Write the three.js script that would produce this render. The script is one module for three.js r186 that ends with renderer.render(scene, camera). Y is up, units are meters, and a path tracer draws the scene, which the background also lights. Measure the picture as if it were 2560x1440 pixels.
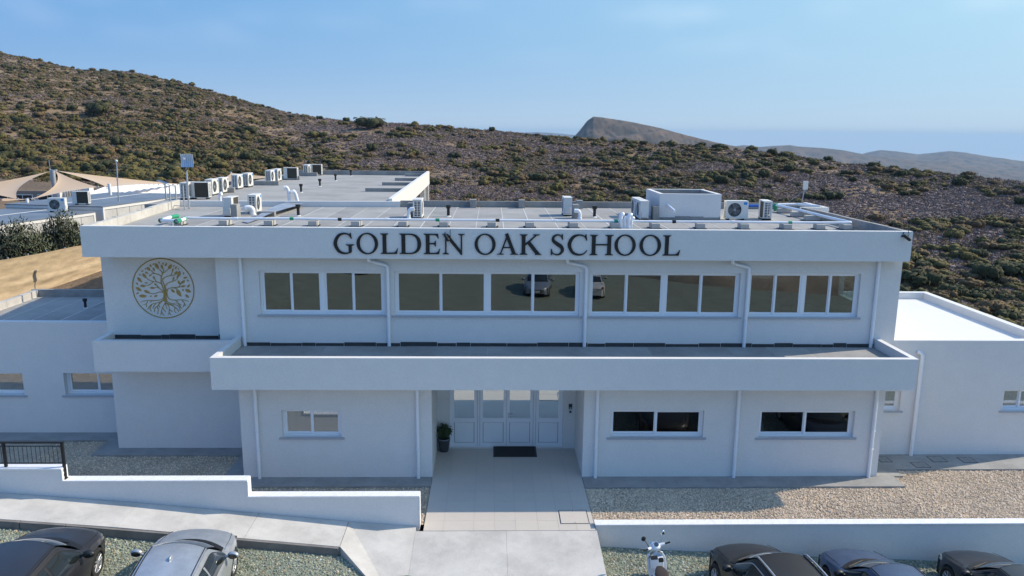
import * as THREE from 'three';
import { mergeGeometries, mergeVertices } from 'three/addons/utils/BufferGeometryUtils.js';
import { RoundedBoxGeometry } from 'three/addons/geometries/RoundedBoxGeometry.js';
import { ImprovedNoise } from 'three/addons/math/ImprovedNoise.js';

// ---------- camera, sky, sun, exposure ----------
const V3 = THREE.Vector3, PI = Math.PI, DEG = PI / 180;
const scene = new THREE.Scene();
const camera = new THREE.PerspectiveCamera(40.916, 16 / 9, 0.3, 60000);
camera.position.set(0, 10, 21.25);
camera.rotation.set(-0.198778, -0.027742, 0.010224, 'YXZ');
camera.updateMatrixWorld();
const renderer = new THREE.WebGLRenderer({ antialias: true });
renderer.toneMapping = THREE.LinearToneMapping;
renderer.toneMappingExposure = 1.0;
renderer.shadowMap.enabled = true;

const SUN = new V3(1.30, 1, -0.36).normalize();
const sun = new THREE.DirectionalLight(new THREE.Color(1, 0.885, 0.72), 5.0);
sun.position.copy(SUN).multiplyScalar(200);
sun.castShadow = true;
sun.shadow.mapSize.set(4096, 4096);
Object.assign(sun.shadow.camera, { left: -60, right: 60, top: 60, bottom: -60, near: 1, far: 500 });
scene.add(sun, sun.target);
{
  const W = 512, H = 256, d = new Float32Array(W * H * 4), g3 = [0.62, 0.72, 0.36], a3 = [0.055, 0.285, 0.72], zen = [0.06, 0.225, 0.78];
  const nz = new ImprovedNoise();
  for (let j = 0; j < H; j++) for (let i = 0; i < W; i++) {
    const el = ((j + 0.5) / H - 0.5) * PI, az = ((i + 0.5) / W - 0.5) * 2 * PI;
    const x = Math.cos(el) * Math.cos(az), y = Math.sin(el), z = Math.cos(el) * Math.sin(az);
    const k = (j * W + i) * 4;
    d[k + 3] = 1;
    if (y < -0.02) { d[k] = 0.56; d[k + 1] = 0.70; d[k + 2] = 0.83; continue; }
    const e = Math.max(el / DEG, 0.3), ga = Math.acos(Math.min(1, x * SUN.x + y * SUN.y + z * SUN.z)) / DEG;
    const gl = Math.exp(-((ga / 70) ** 2)), up = 1 - Math.exp(-Math.max(0, e - 8) / 28), hz = Math.exp(-e / 3.9);
    // thin wisps of cirrus
    const ci = Math.max(0, nz.noise(az * 7 + 3, el * 60, 4.2) + 0.5 * nz.noise(az * 21, el * 150, 9.1) - 0.10) * 0.17 * Math.exp(-(((e - 7.4) / 2) ** 2));
    const T = [0.50 + 0.15 * gl, 0.645 + 0.15 * gl, 0.80 + 0.1 * gl];
    for (let c = 0; c < 3; c++) {
      const base = a3[c] + (zen[c] - a3[c]) * up + g3[c] * gl * (1 - 0.35 * up);
      d[k + c] = base + (T[c] - base) * hz + ci * (1 - c * 0.2);
    }
  }
  const t = new THREE.DataTexture(d, W, H, THREE.RGBAFormat, THREE.FloatType);
  t.mapping = THREE.EquirectangularReflectionMapping; t.magFilter = THREE.LinearFilter; t.minFilter = THREE.LinearFilter; t.needsUpdate = true;
  scene.background = t; scene.environment = t;
}
scene.fog = new THREE.FogExp2(new THREE.Color(0.50, 0.74, 1.0), 0.00012);

// ---------- tools ----------
let seed = 12345;
function rnd() { seed = (seed + 0x6D2B79F5) | 0; let t = Math.imul(seed ^ (seed >>> 15), 1 | seed); t = (t + Math.imul(t ^ (t >>> 7), 61 | t)) ^ t; return ((t ^ (t >>> 14)) >>> 0) / 4294967296; }
const rr = (a, b) => a + (b - a) * rnd();
const lerp = (a, b, t) => a + (b - a) * t, clamp = (x, a, b) => Math.min(b, Math.max(a, x));
const sstep = (a, b, x) => { const t = clamp((x - a) / (b - a), 0, 1); return t * t * (3 - 2 * t); };
const noise = new ImprovedNoise();
const fbm = (x, y, z = 0, o = 4) => { let s = 0, a = 0.5; for (let i = 0; i < o; i++) { s += a * noise.noise(x, y, z + i * 7.3); x *= 2.03; y *= 2.03; a *= 0.5; } return s; };
function table(rows, x, k) { // piecewise linear look-up: rows [x, v1, v2 ...]
  if (x <= rows[0][0]) return rows[0][k];
  for (let i = 1; i < rows.length; i++) if (x <= rows[i][0]) return lerp(rows[i - 1][k], rows[i][k], (x - rows[i - 1][0]) / (rows[i][0] - rows[i - 1][0]));
  return rows[rows.length - 1][k];
}
// where the line of sight through a point measured in the photograph meets a plane of the place
const ray = (px, py) => new V3((px - 1280) / 1930, -(py - 720) / 1930, -1).applyQuaternion(camera.quaternion);
const along = (px, py, ax, v) => { const d = ray(px, py); return camera.position.clone().addScaledVector(d, (v - camera.position[ax]) / d[ax]); };
const atX = (px, py, v) => along(px, py, 'x', v), atY = (px, py, v) => along(px, py, 'y', v), atZ = (px, py, v) => along(px, py, 'z', v);

const used = {};
const numbered = (n) => { used[n] = (used[n] ?? -1) + 1; return used[n] ? n + '_' + String(used[n]).padStart(3, '0') : n; };
function thing(name, label, category, pos = [0, 0, 0], turn = 0, group) {
  const o = new THREE.Group(); o.name = numbered(name); o.position.set(...pos); o.rotation.y = turn;
  o.userData = { label, category }; if (group) o.userData.group = group;
  scene.add(o); return o;
}
function structure(name, parent = scene) { const o = new THREE.Group(); o.name = name; o.userData.kind = 'structure'; parent.add(o); return o; }
function tag(o, label, category, group) { o.userData.label = label; if (category) o.userData.category = category; if (group) o.userData.group = group; return o; }
function flat(g) { // unindexed, with uv in metres from the plane each face lies nearest to
  if (g.userData.uvKept) return g;
  const f = g.index ? g.toNonIndexed() : g.clone();
  const p = f.attributes.position, uv = new Float32Array(p.count * 2), a = new V3(), b = new V3(), c = new V3();
  for (let i = 0; i < p.count; i += 3) {
    a.fromBufferAttribute(p, i); b.fromBufferAttribute(p, i + 1).sub(a); c.fromBufferAttribute(p, i + 2).sub(a); b.cross(c);
    const x = Math.abs(b.x), y = Math.abs(b.y), z = Math.abs(b.z);
    for (let k = 0; k < 3; k++) {
      const j = i + k, X = p.getX(j), Y = p.getY(j), Z = p.getZ(j);
      uv[2 * j] = x > y && x > z ? Z : X; uv[2 * j + 1] = y >= x && y >= z ? Z : Y;
    }
  }
  f.setAttribute('uv', new THREE.BufferAttribute(uv, 2));
  for (const k of Object.keys(f.attributes)) if (!['position', 'normal', 'uv'].includes(k)) f.deleteAttribute(k);
  if (!f.attributes.normal) f.computeVertexNormals();
  return f;
}
const joined = (gs) => { const a = (Array.isArray(gs) ? gs : [gs]).map(flat); return a.length > 1 ? mergeGeometries(a) : a[0]; };
function mesh(name, gs, mat, parent = scene) {
  const m = new THREE.Mesh(joined(gs), mat); m.name = parent === scene ? numbered(name) : name;
  m.castShadow = m.receiveShadow = true; parent.add(m); return m;
}
// the same for shapes given in the place's own metres, under a thing that stands somewhere without a turn
function wmesh(name, gs, mat, root, parent = root) {
  const g = joined(gs).clone().translate(-root.position.x, -root.position.y, -root.position.z);
  const m = new THREE.Mesh(g, mat); m.name = name; m.castShadow = m.receiveShadow = true; parent.add(m); return m;
}
const B = (x0, x1, y0, y1, z0, z1) => new THREE.BoxGeometry(x1 - x0, y1 - y0, z1 - z0).translate((x0 + x1) / 2, (y0 + y1) / 2, (z0 + z1) / 2);
const RB = (x0, x1, y0, y1, z0, z1, r = 0.02, s = 2) => new RoundedBoxGeometry(x1 - x0, y1 - y0, z1 - z0, s, r).translate((x0 + x1) / 2, (y0 + y1) / 2, (z0 + z1) / 2);
function bar(a, b, r, n = 8, r2 = r) { // round bar from a to b
  const A = new V3(...a), D = new V3(...b).sub(A), g = new THREE.CylinderGeometry(r2, r, D.length(), n).translate(0, D.length() / 2, 0);
  return g.applyQuaternion(new THREE.Quaternion().setFromUnitVectors(new V3(0, 1, 0), D.normalize())).translate(A.x, A.y, A.z);
}
const tube = (pts, r, seg = 24, n = 8, t = 0.3) => new THREE.TubeGeometry(new THREE.CatmullRomCurve3(pts.map((p) => new V3(...p)), false, 'catmullrom', t), seg, r, n);
function poly(pts) { const s = new THREE.Shape(); pts.forEach((p, i) => (i ? s.lineTo(...p) : s.moveTo(...p))); return s; }
// a wall standing across z (front face at z) or across x, with rectangular holes [a0, a1, y0, y1]
function wallZ(x0, x1, y0, y1, z, thick, holes = []) {
  const s = poly([[x0, y0], [x1, y0], [x1, y1], [x0, y1]]);
  for (const [a, b, c, d] of holes) s.holes.push(poly([[a, c], [a, d], [b, d], [b, c]]));
  return new THREE.ExtrudeGeometry(s, { depth: thick, bevelEnabled: false }).translate(0, 0, z - thick);
}
function wallX(z0, z1, y0, y1, x, thick, holes = []) { // outer face at x, going towards -x by thick
  const s = poly([[-z1, y0], [-z0, y0], [-z0, y1], [-z1, y1]]);
  for (const [a, b, c, d] of holes) s.holes.push(poly([[-b, c], [-b, d], [-a, d], [-a, c]]));
  return new THREE.ExtrudeGeometry(s, { depth: thick, bevelEnabled: false }).rotateY(PI / 2).translate(x - thick, 0, 0);
}
function slab(pts, y0, y1) { // horizontal plate from a polygon of [x, z]
  return new THREE.ExtrudeGeometry(poly(pts.map(([x, z]) => [x, -z])), { depth: y1 - y0, bevelEnabled: false }).rotateX(-PI / 2).translate(0, y0, 0);
}
function gridGeo(nu, nv, f, uvf) { // smooth sheet f(u, v) -> [x, y, z]
  const p = [], uv = [], ix = [];
  for (let j = 0; j <= nv; j++) for (let i = 0; i <= nu; i++) { const q = f(i / nu, j / nv); p.push(...q); uv.push(...(uvf ? uvf(i / nu, j / nv, q) : [q[0], q[2]])); }
  for (let j = 0; j < nv; j++) for (let i = 0; i < nu; i++) { const a = j * (nu + 1) + i, b = a + 1, c = a + nu + 1, d = c + 1; ix.push(a, b, d, a, d, c); }
  const g = new THREE.BufferGeometry();
  g.setAttribute('position', new THREE.Float32BufferAttribute(p, 3)); g.setAttribute('uv', new THREE.Float32BufferAttribute(uv, 2)); g.setIndex(ix); g.computeVertexNormals();
  g.userData.uvKept = true; return g;
}

// ---------- textures: grain, stains, relief ----------
function tex(n, f, srgb = false) { // f(u, v) -> grey 0..1 or [r, g, b]
  const d = new Uint8Array(n * n * 4);
  for (let j = 0; j < n; j++) for (let i = 0; i < n; i++) {
    const c = f(i / n, j / n), k = (j * n + i) * 4;
    for (let q = 0; q < 3; q++) d[k + q] = clamp(255 * (Array.isArray(c) ? c[q] : c), 0, 255);
    d[k + 3] = 255;
  }
  const t = new THREE.DataTexture(d, n, n); t.wrapS = t.wrapT = THREE.RepeatWrapping; t.magFilter = THREE.LinearFilter; t.minFilter = THREE.LinearMipmapLinearFilter; t.generateMipmaps = true;
  if (srgb) t.colorSpace = THREE.SRGBColorSpace; t.needsUpdate = true; return t;
}
// noise that tiles: value noise on a wrapped lattice
function lattice(n, s) { const a = new Float32Array(n * n); let k = s; for (let i = 0; i < a.length; i++) { k = (Math.imul(k, 1664525) + 1013904223) >>> 0; a[i] = k / 4294967296; } return a; }
const L64 = lattice(64, 7), L256 = lattice(256, 99);
function vn(L, n, u, v, f) {
  const x = u * f, y = v * f, i = Math.floor(x), j = Math.floor(y); let a = x - i, b = y - j; a = a * a * (3 - 2 * a); b = b * b * (3 - 2 * b);
  const q = (p, r) => L[(((r % f) + f) % f % n) * n + (((p % f) + f) % f % n)];
  return lerp(lerp(q(i, j), q(i + 1, j), a), lerp(q(i, j + 1), q(i + 1, j + 1), a), b);
}
const tn = (u, v, f, o = 4) => { let s = 0, w = 0, a = 1; for (let i = 0; i < o; i++) { s += a * vn(f > 64 ? L256 : L64, f > 64 ? 256 : 64, (u + i * 0.37) % 1, (v + i * 0.61) % 1, f); w += a; a *= 0.55; f *= 2; if (f > 256) break; } return s / w; };
const rep = (t, x, y = x) => { const c = t.clone(); c.repeat.set(1 / x, 1 / y); c.needsUpdate = true; return c; };
const tGrain = tex(512, (u, v) => 0.84 + 0.16 * (0.7 * tn(u, v, 128, 2) + 0.3 * tn(u, v, 8, 4)));
const tStain = tex(512, (u, v) => { const a = tn(u, v, 4, 6), b = tn((u + 0.4) % 1, v, 16, 4), c = tn(u, (v + 0.2) % 1, 128, 2); return clamp(0.62 + 0.42 * a + 0.16 * (b - 0.5) + 0.1 * (c - 0.5), 0, 1); });
const tBump = tex(512, (u, v) => 0.65 * tn(u, v, 128, 2) + 0.35 * tn(u, v, 32, 2));
const tPebble = tex(512, (u, v) => { const a = tn(u, v, 64, 3), b = tn((u + 0.3) % 1, (v + 0.7) % 1, 128, 2), c = tn(u, v, 4, 3); return 0.45 + 0.45 * (a - 0.5) * 1.6 + 0.3 * (b - 0.5) * 1.5 + 0.3 * (c - 0.5) + 0.28; });
const tDust = tex(512, (u, v) => { const a = tn(u, v, 6, 5), b = tn(u, v, 128, 2); return 0.72 + 0.4 * (a - 0.5) + 0.2 * (b - 0.5) + 0.12; });
const tVein = tex(512, (u, v) => { const w = tn(u, v, 6, 5); return 0.9 + 0.1 * Math.min(1, Math.abs(Math.sin((u * 3 + v * 2) * 2 * PI + w * 9)) * 2.2); });

const rgb = (r, g, b) => new THREE.Color().setRGB(r, g, b);
const M = {};
function mat(o) { const m = o.transmission !== undefined || o.clearcoat || o.sheen || o.ior ? new THREE.MeshPhysicalMaterial(o) : new THREE.MeshStandardMaterial(o); return m; }
M.stucco = mat({ color: rgb(0.80, 0.785, 0.76), roughness: 0.92, map: rep(tGrain, 2.6), bumpMap: rep(tBump, 1.1), bumpScale: 0.006 });
M.whitePaint = mat({ color: rgb(0.80, 0.785, 0.755), roughness: 0.6, map: rep(tGrain, 3) });
M.marble = mat({ color: rgb(0.86, 0.86, 0.87), roughness: 0.35, map: rep(tVein, 1.7) });
M.sillStone = mat({ color: rgb(0.40, 0.42, 0.46), roughness: 0.4, map: rep(tVein, 0.7) });
M.aluminium = mat({ color: rgb(0.84, 0.85, 0.87), roughness: 0.35 });
M.pvc = mat({ color: rgb(0.85, 0.86, 0.88), roughness: 0.32 });
M.membrane = mat({ color: rgb(0.385, 0.375, 0.355), roughness: 0.95, map: rep(tStain, 5), bumpMap: rep(tBump, 0.7), bumpScale: 0.003 });
M.membraneB = mat({ color: rgb(0.355, 0.345, 0.33), roughness: 0.95, map: rep(tStain, 3.7), bumpMap: rep(tBump, 0.7), bumpScale: 0.003 });
M.seam = mat({ color: rgb(0.64, 0.63, 0.61), roughness: 0.9, map: rep(tStain, 0.8) });
M.bitumen = mat({ color: rgb(0.05, 0.052, 0.055), roughness: 0.75, map: rep(tStain, 1) });
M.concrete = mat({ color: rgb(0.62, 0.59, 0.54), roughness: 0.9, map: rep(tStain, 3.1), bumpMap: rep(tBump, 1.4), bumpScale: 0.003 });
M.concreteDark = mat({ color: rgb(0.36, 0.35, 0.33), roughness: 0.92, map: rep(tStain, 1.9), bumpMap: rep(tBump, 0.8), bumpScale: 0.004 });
M.kerb = mat({ color: rgb(0.24, 0.22, 0.20), roughness: 0.95, map: rep(tStain, 0.9), bumpMap: rep(tBump, 0.8), bumpScale: 0.006 });
M.tile = mat({ color: rgb(0.62, 0.565, 0.50), roughness: 0.55, map: rep(tGrain, 1.7) });
M.tileB = mat({ color: rgb(0.60, 0.55, 0.49), roughness: 0.55, map: rep(tGrain, 1.3) });
M.joint = mat({ color: rgb(0.34, 0.31, 0.28), roughness: 0.95 });
M.gravel = mat({ color: rgb(0.64, 0.52, 0.385), roughness: 1, map: rep(tPebble, 1.6), bumpMap: rep(tPebble, 1.6), bumpScale: 0.03 });
M.carPark = mat({ color: rgb(0.285, 0.315, 0.25), roughness: 1, map: rep(tPebble, 2.4), bumpMap: rep(tPebble, 2.4), bumpScale: 0.04 });
M.black = mat({ color: rgb(0.012, 0.012, 0.013), roughness: 0.5 });
M.blackMetal = mat({ color: rgb(0.02, 0.02, 0.022), roughness: 0.4, metalness: 0.3 });
M.rubber = mat({ color: rgb(0.018, 0.018, 0.018), roughness: 0.9 });
M.letter = mat({ color: rgb(0.008, 0.008, 0.009), roughness: 0.55 });
M.gold = mat({ color: rgb(0.40, 0.27, 0.07), roughness: 0.55, metalness: 0.15 });
M.steel = mat({ color: rgb(0.55, 0.56, 0.58), roughness: 0.4, metalness: 0.7 });
M.galv = mat({ color: rgb(0.50, 0.53, 0.57), roughness: 0.5, metalness: 0.5, map: rep(tStain, 1.5) });
M.glass = mat({ color: rgb(0.30, 0.41, 0.43), roughness: 0.0, transmission: 1, thickness: 0, ior: 2.333 });
M.glassDark = mat({ color: rgb(0.62, 0.66, 0.66), roughness: 0.0, metalness: 0.42, transmission: 1, thickness: 0, ior: 2.0 });
M.glassClear = mat({ color: rgb(0.25, 0.26, 0.27), roughness: 0.0, transmission: 1, thickness: 0, ior: 1.9 });
M.glassDoor = mat({ color: rgb(0.82, 0.86, 0.84), roughness: 0.0, metalness: 0.72, transmission: 1, thickness: 0, ior: 2.0 });
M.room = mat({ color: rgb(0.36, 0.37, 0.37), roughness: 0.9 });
M.acWhite = mat({ color: rgb(0.76, 0.745, 0.70), roughness: 0.5, map: rep(tGrain, 0.9) });
M.acGrille = mat({ color: rgb(0.30, 0.31, 0.32), roughness: 0.6 });
M.acDark = mat({ color: rgb(0.02, 0.022, 0.026), roughness: 0.7 });
M.coil = mat({ color: rgb(0.06, 0.053, 0.04), roughness: 0.8, map: rep(tStain, 0.5) });
M.blueLabel = mat({ color: rgb(0.02, 0.25, 0.62), roughness: 0.4 });
M.green = mat({ color: rgb(0.01, 0.30, 0.14), roughness: 0.45 });
M.blue = mat({ color: rgb(0.01, 0.12, 0.5), roughness: 0.45 });
M.screen = mat({ color: rgb(0.52, 0.40, 0.255), roughness: 0.95, map: rep(tStain, 2.3, 0.6) });
M.screenB = mat({ color: rgb(0.46, 0.35, 0.215), roughness: 0.95, map: rep(tStain, 1.9, 0.5) });
M.sail = new THREE.MeshPhysicalMaterial({ color: rgb(0.60, 0.415, 0.255), roughness: 1, transmission: 0.3, thickness: 0, map: rep(tGrain, 3), side: THREE.DoubleSide });
M.container = mat({ color: rgb(0.60, 0.59, 0.57), roughness: 0.7, map: rep(tStain, 6) });
M.containerRoof = mat({ color: rgb(0.20, 0.235, 0.275), roughness: 0.5, metalness: 0.1, map: rep(tStain, 4) });
M.wood = mat({ color: rgb(0.2, 0.13, 0.07), roughness: 0.8 });
M.pot = mat({ color: rgb(0.05, 0.05, 0.06), roughness: 0.6 });

// ---------- the land ----------
const EYE = camera.position;
function bearing(px, py) { const d = ray(px, py); return [Math.atan2(d.x, -d.z), d.y / Math.hypot(d.x, d.z)]; }
// skyline of the near hillside in the photograph: pixel column, pixel row, distance of the ridge, where the slope starts, height there
const ridge = [[-900, 60, 420, 80, 4], [-400, 90, 400, 78, 4], [0, 132, 380, 74, 3.6], [100, 152, 370, 74, 3.6], [190, 174, 350, 74, 3.6], [330, 180, 335, 74, 3.4], [450, 207, 320, 74, 3.2], [560, 237, 300, 72, 3.0], [640, 262, 280, 70, 2.6], [720, 282, 255, 66, 2.2],
  [800, 296, 225, 62, 1.8], [880, 304, 205, 58, 1.4], [1000, 309, 195, 56, 1.0], [1130, 321, 190, 55, 0.7], [1250, 329, 186, 54, 0.5], [1370, 341, 180, 53, 0.3], [1430, 347, 178, 52, 0.2], [1600, 358, 170, 50, 0.0], [1750, 366, 162, 49, -0.2],
  [1900, 379, 155, 47, -0.4], [2100, 407, 145, 45, -0.7], [2300, 430, 136, 43, -1.0], [2560, 455, 126, 42, -1.3], [3000, 500, 115, 40, -1.8], [3600, 560, 105, 40, -2.4]]
  .map(([px, py, D, d0, h0]) => { const [a, t] = bearing(px, py); return [a, EYE.y + t * D, D, d0, h0]; });
function siteY(x, z) {
  const s = sstep(-12, -17.5, x) * sstep(-4.6, -9.5, z);
  return 2.55 * s - 2.4 * sstep(-4.6, -3.4, z) - 0.12;
}
function landY(x, z) {
  const dx = x - EYE.x, dz = z - EYE.z, d = Math.hypot(dx, dz);
  let az = Math.atan2(dx, -dz);
  const lim = ridge[ridge.length - 1][0], out = Math.max(0, Math.abs(az) - 0.85);
  az = clamp(az, ridge[0][0], lim);
  let hr = table(ridge, az, 1), D = table(ridge, az, 2), d0 = table(ridge, az, 3), h0 = table(ridge, az, 4);
  hr = lerp(hr, -6, sstep(0, 0.9, out)); h0 = lerp(h0, -3, sstep(0, 0.6, out));
  let h;
  h0 -= 5 * sstep(0, 0.5, out);
  if (d < d0) h = lerp(siteY(x, z), h0, sstep(d0 - 16, d0, d));
  else if (d < D) {
    const t = (d - d0) / (D - d0);
    h = lerp(h0, hr, 0.55 * t + 0.45 * t * t * (1.6 - 0.6 * t));
    h += (fbm(x * 0.035, z * 0.035, 1) * 2.6 + fbm(x * 0.13, z * 0.13, 5, 3) * 0.7) * Math.sin(PI * Math.min(1, t)) ** 0.8 * Math.min(1, (D - d0) / 150);
    h += fbm(x * 0.22, z * 0.22, 8, 2) * 0.35 * sstep(0, 0.1, t);
  } else {
    const q = d - D;
    h = hr - q * 0.17 - q * q * 0.0004 + fbm(x * 0.22, z * 0.22, 8, 2) * 0.35 * Math.exp(-q / 40);
    h = Math.max(h, -150 + 20 * fbm(x * 0.0006, z * 0.0006, 2, 3) * sstep(900, 2500, d));
  }
  return h;
}
const scrubShare = (x, z) => sstep(-0.16, 0.12, fbm(x * 0.05, z * 0.05, 21, 4)); // where low scrub closes over the soil
{
  const A = [], Rr = [];
  for (let a = -PI; a < PI - 0.01;) { A.push(a); a += Math.abs(a) < 0.72 ? 0.0042 : 0.045; }
  for (let d = 14; d < 6300;) { Rr.push(d); d *= d < 36 ? 1.1 : d < 460 ? 1.0105 : 1.13; }
  const p = [0, -4, EYE.z], c = [0.2, 0.16, 0.12], uv = [0, 0], ix = [], nA = A.length;
  for (const d of Rr) for (const a of A) {
    const x = EYE.x + d * Math.sin(a), z = EYE.z - d * Math.cos(a);
    p.push(x, landY(x, z), z); uv.push(x, z);
    const n1 = fbm(x * 0.06, z * 0.06, 31, 4), n2 = fbm(x * 0.4, z * 0.4, 37, 3), s = scrubShare(x, z);
    let k = [0.38, 0.26, 0.15]; // dry soil
    const mixIn = (q, t) => { k = k.map((v, i) => lerp(v, q[i], clamp(t, 0, 1))); };
    mixIn([0.36, 0.285, 0.20], sstep(0.1, 0.4, n2) * 0.6); // pale stones
    mixIn([0.27, 0.165, 0.075], sstep(0.0, 0.3, -n1) * 0.6); // dry grass
    mixIn([0.18, 0.132, 0.10], 0.7 * s);
    c.push(...k);
  }
  for (let i = 0; i < nA; i++) ix.push(0, 1 + i, 1 + (i + 1) % nA);
  for (let j = 0; j < Rr.length - 1; j++) for (let i = 0; i < nA; i++) {
    const a = 1 + j * nA + i, b = 1 + j * nA + (i + 1) % nA, e = a + nA, f = b + nA; ix.push(a, e, b, b, e, f);
  }
  const g = new THREE.BufferGeometry();
  g.setAttribute('position', new THREE.Float32BufferAttribute(p, 3)); g.setAttribute('uv', new THREE.Float32BufferAttribute(uv, 2)); g.setAttribute('color', new THREE.Float32BufferAttribute(c, 3)); g.setIndex(ix); g.computeVertexNormals();
  if (g.attributes.normal.getY(5) < 0) { for (let i = 0; i < ix.length; i += 3) [ix[i], ix[i + 1]] = [ix[i + 1], ix[i]]; g.setIndex(ix); g.computeVertexNormals(); }
  const m = new THREE.Mesh(g, mat({ vertexColors: true, roughness: 1, map: rep(tPebble, 7), bumpMap: rep(tPebble, 3), bumpScale: 0.12 }));
  m.name = 'hillside'; m.userData.kind = 'structure'; m.receiveShadow = true; scene.add(m);
}
// far hills, each a relief of its own standing on the plain
function farHill(name, rows, D, front, back, lo, col, nz) {
  const R = rows.map(([px, py]) => { const [a, t] = bearing(px, py); return [a, EYE.y + t * D]; }), a0 = R[0][0], a1 = R[R.length - 1][0];
  const nu = 260, nv = 64, p = [], c = [], uv = [], ix = [];
  for (let j = 0; j <= nv; j++) for (let i = 0; i <= nu; i++) {
    const u = i / nu, v = j / nv * 2 - 1, a = lerp(a0, a1, u), d = D + (v < 0 ? front * v : back * v), x = EYE.x + d * Math.sin(a), z = EYE.z - d * Math.cos(a);
    const top = table(R, a, 1), q = Math.abs(v), n = fbm(x / nz, z / nz, 3, 5), w = v < 0 ? (1 - q) ** 0.75 : 1 - q;
    const y = lerp(lo, top, w) + n * (top - lo) * 0.8 * Math.sin(PI * (1 - q)) * (1 - w * 0.3) + fbm(x / nz * 9, z / nz * 9, 5, 3) * nz * 0.02 * Math.min(1, q * 12 + 0.25);
    p.push(x, y, z); uv.push(x, z);
    const s = sstep(-0.2, 0.25, fbm(x / nz * 5, z / nz * 5, 11, 4)), s2 = sstep(0.0, 0.3, fbm(x / nz * 22, z / nz * 22, 13, 3));
    c.push(...col[0].map((k, e) => lerp(lerp(k, col[1][e], s), col[2][e], s2 * 0.92)));
  }
  for (let j = 0; j < nv; j++) for (let i = 0; i < nu; i++) { const a = j * (nu + 1) + i, b = a + 1, e = a + nu + 1, f = e + 1; ix.push(a, b, e, b, f, e); }
  const g = new THREE.BufferGeometry();
  g.setAttribute('position', new THREE.Float32BufferAttribute(p, 3)); g.setAttribute('uv', new THREE.Float32BufferAttribute(uv, 2)); g.setAttribute('color', new THREE.Float32BufferAttribute(c, 3)); g.setIndex(ix); g.computeVertexNormals();
  const m = new THREE.Mesh(g, mat({ vertexColors: true, roughness: 1, side: THREE.DoubleSide })); m.name = numbered(name); m.userData.kind = 'structure'; m.castShadow = m.receiveShadow = true; scene.add(m);
}
const rock = [[0.135, 0.085, 0.05], [0.06, 0.046, 0.03], [0.014, 0.017, 0.012]];
farHill('mesa_hill', [[1405, 372], [1432, 346], [1450, 325], [1468, 302], [1484, 291], [1500, 293], [1530, 297], [1580, 305], [1650, 320], [1720, 339], [1790, 356], [1850, 368], [1900, 378], [1960, 392], [2010, 402]], 1500, 330, 320, -95, rock, 160);
farHill('distant_ridge', [[1700, 395], [1790, 372], [1835, 366], [1860, 363], [1900, 367], [1945, 364], [1975, 363], [2005, 367], [2060, 370], [2110, 376], [2170, 388], [2260, 398], [2400, 412], [2520, 425], [2640, 440]], 3300, 1100, 800, -150, rock, 420);
farHill('distant_ridge', [[2060, 420], [2130, 395], [2165, 382], [2200, 375], [2240, 378], [2295, 386], [2340, 381], [2375, 377], [2420, 383], [2470, 391], [2560, 403], [2650, 414], [2760, 425]], 4600, 1500, 900, -150, rock, 560);
farHill('distant_ridge', [[1240, 345], [1300, 331], [1345, 330], [1390, 333], [1440, 338], [1520, 352]], 7000, 900, 900, -150, rock, 700);

// ---------- scrub and shrubs ----------
function placed(name, geo, material, list, label, category, kind = 'stuff') {
  const m = new THREE.InstancedMesh(geo, material, list.length), o = new THREE.Object3D();
  list.forEach((q, i) => { o.position.set(q.x, q.y, q.z); o.rotation.set(q.tx ?? 0, q.r ?? 0, q.tz ?? 0); o.scale.set(q.sx, q.sy, q.sz ?? q.sx); o.updateMatrix(); m.setMatrixAt(i, o.matrix); if (q.c) m.setColorAt(i, q.c); });
  m.name = name; m.castShadow = m.receiveShadow = true; m.userData = { kind, label, category }; scene.add(m); return m;
}
function tuft(n, spread, h, wid) { // low cushion of twiggy blades over a dark core
  const p = [];
  for (let i = 0; i < n; i++) {
    const a = rnd() * 2 * PI, t = Math.sqrt(rnd()), e = (1 - t * 0.75) * (0.75 + 0.4 * rnd()), x = Math.cos(a) * t * spread, z = Math.sin(a) * t * spread, y = h * e;
    const s = wid * (0.6 + 0.8 * rnd()), b = rnd() * 2 * PI, cx = Math.cos(b) * s, cz = Math.sin(b) * s;
    p.push(x * 0.75 - cx, y * 0.25, z * 0.75 - cz, x * 0.75 + cx, y * 0.25, z * 0.75 + cz, x + (rnd() - 0.5) * s, y + 0.06 * rnd(), z + (rnd() - 0.5) * s);
  }
  const g = new THREE.BufferGeometry(); g.setAttribute('position', new THREE.Float32BufferAttribute(p, 3)); g.computeVertexNormals();
  const core = new THREE.IcosahedronGeometry(1, 0), q = core.attributes.position;
  for (let i = 0; i < q.count; i++) { const k = 0.8 + 0.3 * Math.abs(Math.sin(q.getX(i) * 9.1 + q.getY(i) * 7.7 + q.getZ(i) * 5.3)); q.setXYZ(i, q.getX(i) * spread * 0.7 * k, Math.max(-0.15, q.getY(i)) * h * 0.55 * k, q.getZ(i) * spread * 0.7 * k); }
  core.computeVertexNormals();
  return mergeGeometries([g, core].map((x) => { const y = x.index ? x.toNonIndexed() : x; y.deleteAttribute('uv'); return y; }));
}
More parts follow.
